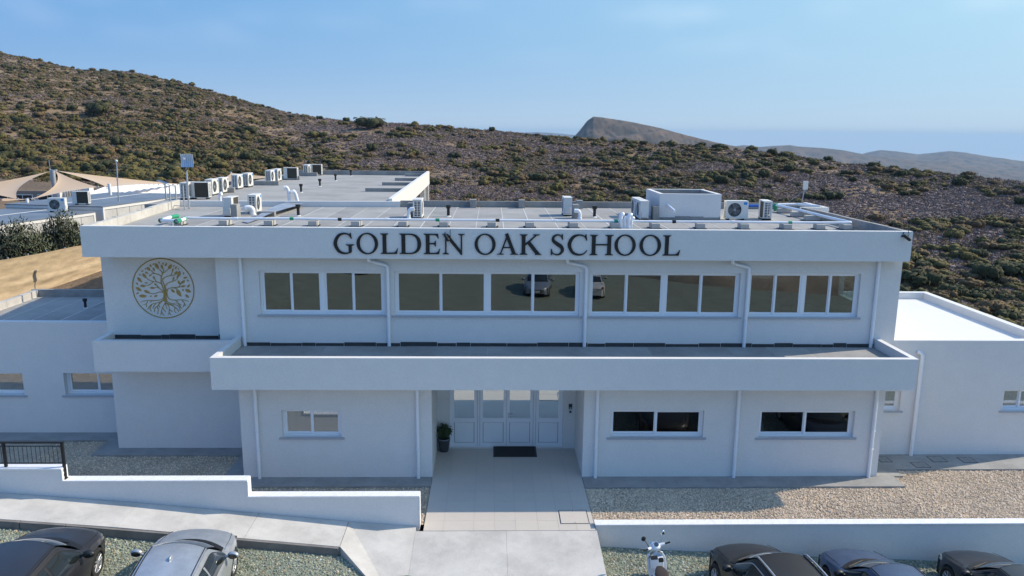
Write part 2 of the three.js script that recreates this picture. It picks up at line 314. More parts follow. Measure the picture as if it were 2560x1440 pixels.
function crownGeo(n, rx, ry, leaf, up = 0.4) { // shrub crown: clumps of leaf-sized faces spread through an uneven volume
  const p = [], nrm = [], lobes = [];
  for (let i = 0; i < 7; i++) { const a = i / 7 * 2 * PI + rnd(), t = i ? 0.45 + 0.25 * rnd() : 0; lobes.push([Math.cos(a) * t * rx, ry * (0.55 + 0.3 * rnd() * (1 - t)), Math.sin(a) * t * rx, (0.42 + 0.22 * rnd()) * rx, (0.36 + 0.2 * rnd()) * ry]); }
  for (let i = 0; i < n; i++) {
    const L = lobes[i % 7], u = rnd() * 2 - 1, a = rnd() * 2 * PI, r = 0.72 + 0.42 * rnd() ** 2, s = Math.sqrt(1 - u * u);
    const c = new V3(L[0] + s * Math.cos(a) * r * L[3], Math.max(0.04, L[1] + u * r * L[4]), L[2] + s * Math.sin(a) * r * L[3]);
    const N = new V3(s * Math.cos(a), u + up, s * Math.sin(a)).normalize(), t1 = new V3(rnd() - 0.5, rnd() - 0.5, rnd() - 0.5).cross(N).normalize(), t2 = N.clone().cross(t1), k = leaf * (0.6 + 0.9 * rnd());
    t1.multiplyScalar(k); t2.multiplyScalar(k * 0.6).addScaledVector(N, k * (rnd() - 0.4));
    for (const [e, f] of [[-1, -0.3], [1, -0.2], [0.1, 1]]) { p.push(c.x + t1.x * e + t2.x * f, c.y + t1.y * e + t2.y * f, c.z + t1.z * e + t2.z * f); nrm.push(N.x, N.y, N.z); }
  }
  for (const L of lobes) { // dark inner mass
    const q = new THREE.IcosahedronGeometry(1, 1), v = q.attributes.position;
    for (let i = 0; i < v.count; i++) { const n0 = new V3().fromBufferAttribute(v, i), k = 0.72 + 0.2 * Math.sin(n0.x * 7 + n0.y * 5 + L[0] * 3); p.push(L[0] + n0.x * L[3] * k, Math.max(0, L[1] + n0.y * L[4] * k), L[2] + n0.z * L[3] * k); nrm.push(n0.x, n0.y, n0.z); }
  }
  const g = new THREE.BufferGeometry(); g.setAttribute('position', new THREE.Float32BufferAttribute(p, 3)); g.setAttribute('normal', new THREE.Float32BufferAttribute(nrm, 3)); g.userData.uvKept = true; return g;
}
const leafMat = (r, g, b) => mat({ color: rgb(r, g, b), roughness: 0.95, side: THREE.DoubleSide });
M.leafDark = leafMat(0.046, 0.049, 0.016); M.leafOlive = leafMat(0.112, 0.094, 0.028); M.leafBrown = leafMat(0.135, 0.090, 0.040); M.leafSage = leafMat(0.085, 0.095, 0.058); M.scrub = leafMat(1, 1, 1);
const inFrame = (x, y, z) => { const v = new V3(x, y, z).project(camera); return Math.abs(v.x) < 1.06 && v.y < 1.1 && v.y > -0.3; };
function onLand(px, py) { // first point of the land seen at a pixel of the photograph, beyond the site
  const d = ray(px, py); const h = Math.hypot(d.x, d.z);
  for (let s = 46; s < 480; s *= 1.004) { const x = EYE.x + d.x / h * s, z = EYE.z + d.z / h * s, y = EYE.y + d.y / h * s; if (y < landY(x, z)) return [x, landY(x, z), z, s]; }
  return null;
}
const lowScrub = [], lowScrub2 = [];
// how green the cover is: thick on the left slope and on the right flank, thin on the grey middle slope
const greenShare = (x, z, a, d) => 0.34 + 0.5 * sstep(-0.12, -0.42, a) + -0.02 * sstep(0.1, 0.42, a) + 1.25 * fbm(x * 0.022, z * 0.022, 77, 4) + 1.3 * fbm(x * 0.1, z * 0.1, 17, 2) + 0.4 * sstep(150, 75, d) * sstep(-0.15, -0.4, a);
for (let i = 0; i < 330000; i++) {
  const a = rr(-0.66, 0.66), D = table(ridge, a, 2), d0 = table(ridge, a, 3) - 13, d = d0 * Math.pow(D * 1.02 / d0, rnd() ** 0.75);
  const x = EYE.x + d * Math.sin(a), z = EYE.z - d * Math.cos(a);
  if (rnd() > 0.16 + 0.84 * scrubShare(x, z)) continue;
  if (x > -30 && x < 19 && z > -37) continue;
  if (x < -12 && z > -58) continue;
  const y = landY(x, z); if (!inFrame(x, y, z)) continue;
  const s = (0.15 + 0.26 * rnd() ** 2) * (1 + d / 300), n = greenShare(x, z, a, d), t = rnd();
  const c = new THREE.Color();
  if (t < 0.9 - 0.75 * n) c.setRGB(0.215, 0.160, 0.138); else if (t < 1.08 - 0.5 * n) c.setRGB(0.20, 0.132, 0.066); else c.setRGB(0.088, 0.080, 0.030);
  c.multiplyScalar(0.55 + 0.8 * rnd());
  (i % 2 ? lowScrub : lowScrub2).push({ x, y: y - 0.04, z, r: rnd() * 7, sx: s, sy: s * (0.6 + 0.5 * rnd()), sz: s * (0.8 + 0.5 * rnd()), c });
}
placed('low_scrub', tuft(30, 1.2, 0.9, 0.16), M.scrub, lowScrub, 'low grey brown scrub covering the dry hillside', 'scrub');
placed('low_scrub_001', tuft(34, 1.0, 1.0, 0.14), M.scrub, lowScrub2, 'low purplish scrub mounds mixed over the dry hillside', 'scrub');
const kinds = [
  ['dark_shrub', M.leafDark, 'dark green round shrub growing on the dry hillside', 'dark green shrubs on the hillside', [crownGeo(330, 1, 1, 0.13), crownGeo(300, 1.1, 0.8, 0.14)]],
  ['olive_shrub', M.leafOlive, 'olive green shrub growing among brown scrub on the hillside', 'olive green shrubs on the hillside', [crownGeo(280, 1, 0.85, 0.13), crownGeo(280, 1.2, 0.7, 0.13)]],
  ['brown_shrub', M.leafBrown, 'brownish dry shrub growing on the hillside', 'dry brown shrubs on the hillside', [crownGeo(260, 1, 0.8, 0.12), crownGeo(260, 1.1, 0.75, 0.13)]],
];
const spots = []; // [x, y, z, radius, height, kind, label]
const named = [ // pixel x, pixel y of the foot, width in pixels, height ratio, kind, label
  [768, 288, 36, 0.9, 0, 'tallest dark bush on the skyline where the big hill meets the lower ridge'], [800, 292, 30, 0.7, 0, 'dark bush on the skyline just right of the tallest one'], [836, 296, 34, 0.7, 0, 'small dark bush on the skyline left of the broad flat one'],
  [925, 322, 92, 0.5, 0, 'broad flat dark bush on the ridge, the widest on the skyline'], [938, 304, 30, 0.8, 0, 'rounded bush rising behind the broad flat dark bush on the ridge'], [1008, 309, 24, 0.6, 0, 'lone small bush on the skyline right of the broad flat one'],
  [1005, 342, 66, 0.5, 1, 'low spreading green bush below the skyline, right of the broad flat bush'], [782, 346, 52, 0.6, 1, 'yellow green bush alone on the grey slope below the skyline'], [620, 338, 60, 0.8, 0, 'dark bush in the middle of the slope below the big hill'],
  [247, 290, 56, 0.9, 0, 'dark bush standing out halfway up the big hill'], [1137, 396, 40, 0.8, 0, 'dark bush alone on the slope behind the rear roof corner'], [1343, 455, 66, 0.6, 0, 'dark bush on the slope behind the middle of the front roof'], [1213, 432, 36, 0.8, 0, 'dark bush right above the white rear parapet end'],
  [1598, 498, 100, 0.4, 0, 'long low dark bush behind the roof enclosure'], [2030, 500, 60, 0.6, 0, 'dark bush behind the flat panel antenna'], [2080, 502, 66, 0.6, 0, 'dark bush right of the flat panel antenna foot'],
  [2295, 715, 100, 0.8, 0, 'big dark bush beside the right end of the upper storey'], [2380, 745, 74, 0.75, 0, 'dark bush behind the white side roof parapet'], [2445, 752, 70, 0.7, 0, 'dark green bush beside the bare soil patch behind the white side roof'], [2530, 690, 90, 0.6, 0, 'dark bush at the right edge of the photograph, above the bare soil'], [2500, 755, 60, 0.6, 1, 'olive bush at the upper edge of the bare soil patch'],
  [690, 412, 66, 0.55, 1, 'bright green bush behind the row of rooftop air conditioners'], [830, 408, 54, 0.5, 1, 'bright green flat bush behind the rear roof edge'], [1755, 368, 24, 0.8, 0, 'dark round bush on the skyline right of the flat-topped far hill'], [1740, 382, 26, 0.7, 0, 'dark bush just below the skyline right of the flat-topped far hill'],
];
for (const [px, py, w, hh, k, label] of named) { const q = onLand(px, py); if (!q) continue; const r = 0.80 * w / 2 * q[3] / 1930; spots.push([q[0], q[1], q[2], r, r * 1.35 * hh, k, label]); }
const nNamed = spots.length;
const pick = [];
for (let i = 0; i < 26000; i++) {
  const a = rr(-0.64, 0.64), D = table(ridge, a, 2), d0 = table(ridge, a, 3) - 12, d = d0 * Math.pow(D * 1.0 / d0, rnd() ** 0.8), x = EYE.x + d * Math.sin(a), z = EYE.z - d * Math.cos(a);
  if (x > -31 && x < 20 && z > -38) continue;
  if (x < -12 && z > -60) continue;
  const left = sstep(-0.2, -0.45, a) * sstep(140, 70, d), g = greenShare(x, z, a, d);
  if (rnd() > 0.62 * g + 0.35 * left) continue;
  const y = landY(x, z); if (!inFrame(x, y, z)) continue;
  const t = rnd(), k = t < 0.2 + 0.1 * left ? 0 : t < 0.66 + 0.2 * left ? 1 : 2, r = (0.26 + 0.62 * rnd() ** 2.6) * (1 + 0.9 * left * rnd()) * (1 + d / 900);
  pick.push([x, y, z, r, r * (0.85 + 0.5 * rnd()), k, null, r / d]);
}
pick.sort((a, b) => b[7] - a[7]);
const singles = pick.slice(0, 300 - nNamed), rest = pick.slice(300 - nNamed);
const proto = {};
[...spots, ...singles].forEach(([x, y, z, r, h, k, label], i) => {
  const [name, material, general, group, geos] = kinds[k], g = i % 2, key = k + '_' + g;
  let o;
  if (!proto[key]) { o = thing(name, general, 'shrub', [x, y - 0.05, z], 0, group); proto[key] = o; const crown = new THREE.Mesh(geos[g], material); crown.name = 'crown'; crown.castShadow = crown.receiveShadow = true; o.add(crown); mesh('trunk', [bar([0, -0.2, 0], [0.05, 0.5, 0.02], 0.06, 6, 0.03), bar([0.02, 0, 0], [0.3, 0.45, 0.1], 0.04, 5, 0.02), bar([0, 0, 0], [-0.28, 0.45, -0.12], 0.04, 5, 0.02)], M.wood, o); }
  else { o = proto[key].clone(); o.name = numbered(name); scene.add(o); o.position.set(x, y - 0.05, z); }
  o.rotation.y = (i * 2.399) % 6.283; o.scale.set(r, h, r * (0.85 + 0.3 * ((i * 0.618) % 1)));
  o.userData = label ? { label, category: 'shrub' } : { label: general, category: 'shrub', group };
});
kinds.forEach(([name, material, , , geos], k) => [0, 1].forEach((g) => {
  const list = rest.filter((q, i) => q[5] === k && i % 2 === g).map(([x, y, z, r, h]) => ({ x, y: y - 0.05, z, r: rnd() * 7, sx: r, sy: h, sz: r * rr(0.85, 1.15) }));
  if (list.length) placed('distant_' + name + (g ? 's_of_low_form' : 's'), geos[g], material, list, ['dark green', 'olive green', 'dry brown'][k] + (g ? ' flat' : ' round') + ' bushes too many to count over the far slope', 'bushes');
}));

// ---------- ground in front of the building ----------
const parkRows = [[-40, 3.0], [-12, 0.76], [-3.8, -0.03], [3, -0.56], [8, -0.83], [14.5, -1.12], [40, -1.9]];
const parkY = (x, z) => lerp(table(parkRows, x, 1), -0.9, sstep(14, 60, z)) + fbm(x * 0.6, z * 0.6, 3, 3) * 0.05;
{
  const g = gridGeo(150, 120, (u, v) => { const x = lerp(-45, 45, u), z = lerp(2.8, 90, v ** 1.7); return [x, parkY(x, z), z]; });
  const m = mesh('car_park', g, M.carPark); m.userData.kind = 'structure';
}
const rampY = (x) => table([[-26, 2.3], [-12.3, 0.98], [-9.3, 0.74], [-3.34, 0.14], [-1.9, 0.0], [3, 0]], x, 1);
{
  const r = structure('concrete_ramp'); // sloping footpath along the wall, in cast bays
  const bay = (x0, x1, za0, zb0, za1, zb1) => { // za: wall side, zb: kerb side
    const pts = [[x0, za0], [x1, za1], [x1, zb1], [x0, zb0]], p = [];
    const g = new THREE.BufferGeometry(), t = pts.map(([x, z]) => [x, rampY(x) - 0.11 * Math.max(0, z - 4.15), z]), b = t.map(([x, y, z]) => [x, y - 0.5, z]);
    const quad = (a, c, d, e) => p.push(...a, ...c, ...d, ...a, ...d, ...e);
    quad(t[0], t[3], t[2], t[1]); quad(t[3], b[3], b[2], t[2]); quad(t[0], b[0], b[3], t[3]); quad(t[1], t[2], b[2], b[1]);
    g.setAttribute('position', new THREE.Float32BufferAttribute(p, 3)); g.computeVertexNormals(); return g;
  };
  for (const [a, b] of [[-26, -21], [-21, -16.5], [-16.5, -12.45], [-12.45, -8.9], [-8.9, -5.9], [-5.9, -3.62]]) mesh('ramp_slab', bay(a + 0.005, b - 0.005, 2.9, 4.13, 2.9, 4.13), M.concrete, r);
  for (const [a, b] of [[-26, -18], [-18, -12.7], [-12.7, -11.1], [-11.1, -10.05], [-10.05, -7.2], [-7.2, -3.64]]) mesh('kerb', bay(a + 0.012, b - 0.012, 4.132, 4.20, 4.132, 4.20).translate(0, -0.012, 0), M.kerb, r);
}
{
  const a = structure('concrete_apron'); // falls gently from the tiled floor to the car park
  const yA = (z) => -0.004 - 0.105 * (z - 3.1);
  const plate = (pts) => { // pts of [x, z], anticlockwise from above
    const p = [], T = pts.map(([x, z]) => [x, (x < -1.9 ? rampY(x) : 0) + (x < -1.9 ? -0.11 * Math.max(0, z - 4.13) : yA(z)), z]);
    for (let i = 1; i < T.length - 1; i++) p.push(...T[0], ...T[i], ...T[i + 1]);
    for (let i = 0; i < T.length; i++) { const q = T[i], w = T[(i + 1) % T.length], d = (v) => [v[0], v[1] - 0.55, v[2]]; p.push(...q, ...d(q), ...d(w), ...q, ...d(w), ...w); }
    const g = new THREE.BufferGeometry(); g.setAttribute('position', new THREE.Float32BufferAttribute(p, 3)); g.computeVertexNormals(); return g;
  };
  mesh('apron_slab', plate([[-3.61, 2.9], [-3.61, 4.13], [-1.9, 6.2], [-1.9, 3.1], [-1.9, 2.9]]), M.concrete, a);
  mesh('apron_slab', plate([[-1.896, 3.1], [-1.896, 6.2], [-0.6, 7.7], [0.42, 7.7], [0.42, 3.1]]), M.concrete, a);
  mesh('apron_slab', plate([[0.424, 3.1], [0.424, 7.7], [2.75, 7.7], [2.75, 3.1]]), M.concrete, a);
}
{
  const f = structure('entrance_floor');
  mesh('floor_bed', B(-1.70, 2.72, -0.3, -0.006, -2.15, 3.09), M.joint, f);
  const xs = [-1.70, -1.2, -0.42, 0.12, 0.67, 1.25, 1.78, 2.25, 2.72], zs = [-2.15, -1.5, -0.9, -0.3, 0.3, 0.9, 1.5, 2.05, 2.58, 3.09];
  for (let i = 0; i < xs.length - 1; i++) for (let j = 0; j < zs.length - 1; j++) mesh('floor_tile', B(xs[i] + 0.002, xs[i + 1] - 0.002, -0.03, rr(-0.0005, 0.0012), zs[j] + 0.0016, zs[j + 1] - 0.0016), rnd() < 0.5 ? M.tile : M.tileB, f);
}
{
  const bed = (name, x0, x1, z0, z1) => { const m = mesh(name, gridGeo(Math.ceil((x1 - x0) * 4), Math.ceil((z1 - z0) * 4), (u, v) => { const x = lerp(x0, x1, u), z = lerp(z0, z1, v); return [x, -0.03 + fbm(x * 0.9, z * 0.9, 2, 3) * 0.035, z]; }), M.gravel); m.userData.kind = 'structure'; };
  bed('gravel_bed', 2.73, 26, -1.6, 2.75); bed('gravel_bed', -26, -1.71, -3.5, 2.70);
  const pv = structure('concrete_pavement');
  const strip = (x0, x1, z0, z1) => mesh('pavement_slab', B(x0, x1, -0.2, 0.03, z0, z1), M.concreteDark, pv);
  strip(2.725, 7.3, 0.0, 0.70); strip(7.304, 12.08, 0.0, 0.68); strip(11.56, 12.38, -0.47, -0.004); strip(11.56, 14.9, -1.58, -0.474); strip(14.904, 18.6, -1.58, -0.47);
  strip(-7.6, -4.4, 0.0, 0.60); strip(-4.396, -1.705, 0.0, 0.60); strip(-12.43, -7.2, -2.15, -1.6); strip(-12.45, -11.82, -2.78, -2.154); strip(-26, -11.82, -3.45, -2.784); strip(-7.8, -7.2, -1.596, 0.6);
}
// loose stones lying on the gravel, too many to count
{
  const stone = new THREE.IcosahedronGeometry(1, 0), q = stone.attributes.position;
  for (let i = 0; i < q.count; i++) { const x = q.getX(i), y = q.getY(i), z = q.getZ(i), k = 0.75 + 0.4 * Math.abs(Math.sin(x * 11 + y * 17 + z * 23)); q.setXYZ(i, x * k, y * k * 0.65, z * k); }
  stone.computeVertexNormals();
  const white = mat({ color: rgb(1, 1, 1), roughness: 0.95 }), A = [], Bd = [];
  for (let i = 0; i < 90000; i++) {
    const x = rr(-14, 15), z = 2.9 + 6 * rnd() ** 1.3;
    if (x < -3.6 && z < 4.22) continue; if (x > -3.65 && x < 2.78 && (z < 4.2 || x > -3.6 + (z - 4.13) * 0.83)) continue; if (x > 2.7 && z < 3.0) continue;
    const s = 0.012 + 0.026 * rnd() ** 2.2, t = rnd(), c = new THREE.Color();
    if (t < 0.5) c.setRGB(0.255, 0.285, 0.21); else if (t < 0.8) c.setRGB(0.38, 0.385, 0.29); else if (t < 0.94) c.setRGB(0.37, 0.30, 0.19); else c.setRGB(0.54, 0.53, 0.46);
    c.multiplyScalar((0.7 + 0.6 * rnd()) * (1 + 0.5 * fbm(x * 0.45, z * 0.45, 3, 3))); A.push({ x, y: parkY(x, z) + s * 0.2, z, r: rnd() * 7, tx: rnd() * 2, sx: s, sy: s, sz: s * rr(0.7, 1.3), c });
  }
  for (let i = 0; i < 60000; i++) {
    const right = rnd() < 0.68, x = right ? rr(2.75, 18) : rr(-14, -1.75), z = right ? rr(-0.45, 2.72) : rr(-2.75, 2.6);
    if (right && z < 0.72 && x < 12.1) continue; if (!right && ((x > -7.8 && z < 0.62) || (x > -12.4 && z < -1.6))) continue;
    const s = 0.012 + 0.018 * rnd() ** 2, c = new THREE.Color().setRGB(0.74, 0.60, 0.445).multiplyScalar((0.68 + 0.5 * rnd()) * (1 + 0.4 * fbm(x * 0.5, z * 0.5, 6, 3)));
    Bd.push({ x, y: s * 0.2 - 0.02, z, r: rnd() * 7, tx: rnd() * 2, sx: s, sy: s, sz: s * rr(0.7, 1.3), c });
  }
  placed('car_park_gravel', stone, white, A, 'loose grey green gravel over the car park', 'gravel');
  placed('beige_gravel', stone, white, Bd, 'loose beige gravel in the beds before the building', 'gravel');
}

// ---------- the school building ----------
function windowIn(root, x0, x1, y0, y1, z, leaves, glass = M.glass, units = 1, face = 0.13) { // z: wall face
  const zf = z - face, t = 0.055, gs = [B(x0 - 0.01, x1 + 0.01, y1 - t, y1 + 0.01, zf - 0.09, zf), B(x0 - 0.01, x1 + 0.01, y0, y0 + t, zf - 0.09, zf), B(x0 - 0.01, x0 + t, y0 + t, y1 - t, zf - 0.09, zf), B(x1 - t, x1 + 0.01, y0 + t, y1 - t, zf - 0.09, zf)];
  const w = (x1 - x0) / units;
  for (let u = 1; u < units; u++) gs.push(B(x0 + u * w - 0.05, x0 + u * w + 0.05, y0 + t, y1 - t, zf - 0.092, zf + 0.004));
  const win = wmesh('window', gs, M.aluminium, root);
  for (let u = 0; u < units; u++) {
    const a = x0 + u * w + (u ? 0.05 : t), b = x0 + (u + 1) * w - (u < units - 1 ? 0.05 : t), n = leaves / units, lw = (b - a) / n;
    for (let k = 0; k < n; k++) {
      const p = a + k * lw - (k ? 0.03 : 0), q = a + (k + 1) * lw + (k < n - 1 ? 0.0 : 0), s = 0.06, zz = zf - 0.012 - (k % 2 ? 0 : 0.036), l = y0 + t + 0.002, h = y1 - t - 0.002;
      wmesh('sash', [B(p, q, l, l + s, zz - 0.03, zz), B(p, q, h - s * 0.7, h, zz - 0.03, zz), B(p, p + s, l + s, h - s * 0.7, zz - 0.03, zz), B(q - s, q, l + s, h - s * 0.7, zz - 0.03, zz)], M.aluminium, root, win);
      wmesh('pane', B(p + s - 0.004, q - s + 0.004, l + s - 0.004, h - s * 0.7 + 0.004, zz - 0.017, zz - 0.013), glass, root, win);
    }
  }
  wmesh('sill', B(x0 - 0.09, x1 + 0.09, y0 - 0.05, y0 - 0.002, zf - 0.05, z + 0.05), M.sillStone, root, win);
  return win;
}
function downpipe(root, pts, r = 0.052) {
  const p = wmesh('downpipe', tube(pts, r, Math.max(8, pts.length * 7), 10, 0.15), M.pvc, root);
  const e = pts[pts.length - 1], f = pts[0];
  wmesh('pipe_bracket', [e[1] + 0.9, (e[1] + f[1]) / 2].filter((y) => y < f[1] - 0.5).map((y) => new THREE.TorusGeometry(r + 0.006, 0.012, 6, 12).rotateX(PI / 2).translate(e[0], y, e[2])), M.pvc, root, p);
}
{
  const s = thing('school_building', 'white two-storey school building with flat roof, deep canopy and long window rows', 'school', [2, 0, -1.5]);
  const W = (n, g, m = M.stucco, par = s) => wmesh(n, g, m, s, par);
  const bl = 'wall';
  // ground floor front with the entrance recess
  const g1 = [-6.02, -4.32, 1.27, 2.1], g2 = [3.50, 6.25, 1.26, 2.09], g3 = [7.90, 10.72, 1.25, 2.08];
  W(bl, [wallZ(-7.2, -1.70, -0.2, 2.955, 0, 0.25, [g1]), wallZ(2.72, 11.56, -0.2, 2.955, 0, 0.25, [g2, g3]), B(-7.2, -6.95, -0.2, 2.955, -2.3, -0.25), B(11.31, 11.56, -0.2, 2.955, -9.0, -0.25), B(-1.95, -1.70, -0.2, 2.955, -2.15, -0.25), B(2.72, 2.97, -0.2, 2.955, -2.15, -0.25)]);
  W('entrance_wall', wallZ(-1.95, 2.97, -0.2, 2.955, -2.15, 0.22, [[-1.30, 2.33, 0, 2.5]])); W('stair_wall', wallZ(-11.82, -7.2, -0.2, 6.35, -2.15, 0.25));
  windowIn(s, g1[0], g1[1], g1[2], g1[3], 0, 2, M.glassDark); windowIn(s, g2[0], g2[1], g2[2], g2[3], 0, 2, M.glassClear); windowIn(s, g3[0], g3[1], g3[2], g3[3], 0, 2, M.glassClear);
  // rooms behind the ground floor windows and door
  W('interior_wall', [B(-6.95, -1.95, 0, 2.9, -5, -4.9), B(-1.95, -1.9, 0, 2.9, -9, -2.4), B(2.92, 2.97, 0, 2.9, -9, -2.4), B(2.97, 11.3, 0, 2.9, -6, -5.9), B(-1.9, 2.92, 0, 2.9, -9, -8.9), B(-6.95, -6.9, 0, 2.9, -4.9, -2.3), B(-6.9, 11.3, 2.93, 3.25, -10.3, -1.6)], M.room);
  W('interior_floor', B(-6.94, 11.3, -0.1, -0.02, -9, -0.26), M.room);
  // canopy with its parapet
  W('canopy', [B(-7.69, 12.01, 2.955, 3.875, 0.54, 0.72), B(-7.69, 12.01, 2.96, 3.58, -1.55, 0.54), B(-7.69, -7.53, 3.58, 3.873, -1.55, 0.54), B(11.85, 12.01, 3.58, 3.873, -1.55, 0.54)]);
  W('canopy', [B(-11.80, -7.695, 2.88, 3.82, -1.33, -1.15), B(-11.80, -7.695, 2.885, 3.62, -2.15, -1.33), B(-11.80, -11.64, 3.62, 3.818, -2.15, -1.33)]);
  const mem = W('roof_membrane', [B(-7.525, -6.2, 3.58, 3.592, -1.5, 0.535)], M.membraneB);
  for (let x = -6.2; x < 11.8; x += 1.22) W('roof_sheet', B(x + 0.004, Math.min(x + 1.22, 11.845), 3.58, 3.59 + 0.004 * Math.abs((x * 7) % 2), -1.5, 0.535), rnd() < 0.5 ? M.membrane : M.membraneB, mem);
  W('roof_sheet', B(-11.635, -7.70, 3.62, 3.63, -2.14, -1.34), M.membraneB, mem);
  // torn bitumen upstand at the foot of the upper wall
  const up = [];
  for (let x = -7.5; x < 11.9;) { const w = rr(0.35, 1.3), h = 3.64 + 0.05 * rnd() + 0.03; up.push(B(x, Math.min(11.84, x + w - 0.015), 3.58, h, -1.553, -1.53 - 0.01 * rnd())); x += w; }
  for (let x = -11.6; x < -8.2;) { const w = rr(0.25, 0.8); up.push(B(x, Math.min(-8.19, x + w - 0.01), 3.62, 3.73 + 0.05 * rnd(), -2.153, -2.13 - 0.01 * rnd())); x += w; }
  W('bitumen_upstand', up, M.bitumen);
  // upper storey
  const U = [[-6.92, -3.20, 4.55, 5.90, 2], [-2.90, 2.68, 4.54, 5.90, 2], [2.98, 7.56, 4.53, 5.89, 2], [7.84, 11.25, 4.53, 5.90, 2]];
  W(bl, [wallZ(-8.18, 12.48, 3.25, 6.35, -1.55, 0.25, U), B(-8.18, -7.93, 3.25, 6.35, -2.15, -1.8)]);
  W('side_wall', [wallX(-8.85, -1.80, 3.25, 6.35, 12.48, 0.2, [[-5.2, -2.6, 4.5, 5.9]]), wallX(-10.6, -2.4, -0.2, 6.35, -11.62, 0.2)]);
  for (const [a, b, c, d, n] of U) windowIn(s, a, b, c, d, -1.55, 4, M.glass, n);
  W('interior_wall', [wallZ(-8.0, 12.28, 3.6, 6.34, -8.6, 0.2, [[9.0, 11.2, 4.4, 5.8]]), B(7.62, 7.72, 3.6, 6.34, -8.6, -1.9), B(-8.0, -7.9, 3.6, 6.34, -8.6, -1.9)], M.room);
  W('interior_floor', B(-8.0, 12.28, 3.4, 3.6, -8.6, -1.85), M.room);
  // roof slab, fascia and parapets
  const xl = (z) => -11.80 + (z + 1.1) * 0.092, roofPts = [[-11.62, -1.28], [12.28, -1.28], [12.13, -8.75], [13.1, -8.75], [13.1, -10.95], [-3.9, -10.75], [xl(-10.4) + 0.15, -10.25]];
  W('roof_slab', slab(roofPts, 6.352, 6.94), M.concreteDark);
  W('fascia', slab([[-11.80, -1.10], [12.45, -1.10], [12.45, -1.28], [-11.80, -1.28]], 6.35, 7.25));
  const rm = W('roof_covering', slab([[-11.62, -1.28], [-10.4, -1.28], [-10.4, -10.3], [xl(-10.4) + 0.15, -10.25]], 6.94, 6.95), M.membrane);
  for (let x = -10.4, i = 0; x < 12.1; x += 0.9, i++) W('roof_sheet', B(x, Math.min(12.2, x + 0.894), 6.94, 6.951 + 0.004 * ((i * 5) % 3) / 2, x < -4 ? -10.3 : -10.75, -1.285), [M.membrane, M.membraneB][Math.floor(rnd() * 2)], rm);
  for (let x = -10.4; x < 12.1; x += 0.9) { const w = rr(0.008, 0.03) * (x < -3 ? 0.6 : 1), k = x < -4 ? -10.3 : -10.75; W('roof_seam', slab([[x - w, -1.3], [x + w, -1.3], [x + w * rr(0.4, 1), k], [x - w * rr(0.4, 1), k]], 6.9545, 6.9575), M.seam, rm); }
  const par = W('parapet', slab([[-3.75, -10.75], [13.25, -10.98], [13.25, -11.13], [-3.75, -10.9]], 6.5, 7.20), M.concreteDark);
  W('parapet_end', [slab([[xl(-10.4), -10.15], [-3.76, -10.68], [-3.76, -10.86], [xl(-10.4), -10.33]], 6.5, 7.17)], M.whitePaint, par);
  const blocks = (pts, n, y0, y1, th, m1) => { for (let i = 0; i < n; i++) { const [ax, az] = pts[0], [bx, bz] = pts[1], t0 = (i + 0.006) / n, t1 = (i + 1 - 0.006) / n, q = [[lerp(ax, bx, t0), lerp(az, bz, t0)], [lerp(ax, bx, t1), lerp(az, bz, t1)]], dy = rr(-0.012, 0.012); W('parapet_block', slab([q[0], q[1], [q[1][0] + th[0], q[1][1] + th[1]], [q[0][0] + th[0], q[0][1] + th[1]]], y0, y1 + dy), m1, par); } };
  blocks([[-11.64, -1.3], [xl(-10.4) + 0.16, -10.14]], 8, 6.9, 7.24, [-0.15, 0], M.concrete);
  blocks([[12.3, -1.3], [12.15, -8.72]], 7, 6.9, 7.24, [0.15, 0], M.concreteDark);
  W('parapet_end', [slab([[12.15, -8.74], [13.25, -8.74], [13.25, -8.9], [12.15, -8.9]], 6.3, 7.24), slab([[13.1, -8.9], [13.25, -8.9], [13.25, -11], [13.1, -11]], 6.3, 7.24)], M.stucco, par);
  for (const px of [1183, 1304, 1448]) { const p = atZ(px, 500, -10.7); W('parapet_pier', B(p.x - 0.13, p.x + 0.13, 6.95, 7.29, -10.76, -10.42), M.concreteDark, par); }
  W('back_wall', B(-11.6, 12.28, -0.2, 6.35, -10.6, -10.4));
  // downpipes
  const pz = -1.48;
  downpipe(s, [[-7.42, 6.36, pz], [-7.42, 3.6, pz]]);
  for (const [xa, xb] of [[-3.62, -3.08], [2.25, 2.86], [7.2, 7.78]]) downpipe(s, [[xa, 6.36, -1.3], [xa + 0.02, 6.24, -1.33], [xa + 0.12, 6.19, pz], [xb - 0.12, 6.11, pz], [xb - 0.02, 6.07, pz], [xb, 5.96, pz], [xb, 5, pz], [xb, 3.6, pz]]);
  downpipe(s, [[11.73, 6.36, pz], [11.73, 3.6, pz]]);
  for (const x of [-6.72, -2.10, 3.10, 7.22, 11.27]) downpipe(s, [[x, 2.965, 0.075], [x, 0.03, 0.075]], 0.05);
  // front door: four leaves with glass above and panels below
  const dz = -2.28, dx = [-1.30, -0.38, 0.52, 1.42, 2.33];
  const door = W('door', [B(-1.30, 2.33, 2.44, 2.5, dz - 0.08, dz), B(-1.30, -1.245, 0.0, 2.44, dz - 0.08, dz), B(2.275, 2.33, 0.0, 2.44, dz - 0.08, dz), B(-0.415, -0.345, 0.0, 2.44, dz - 0.08, dz), B(1.385, 1.455, 0.0, 2.44, dz - 0.08, dz), B(-1.245, 2.275, 0.0, 0.02, dz - 0.078, dz - 0.002)], M.aluminium);
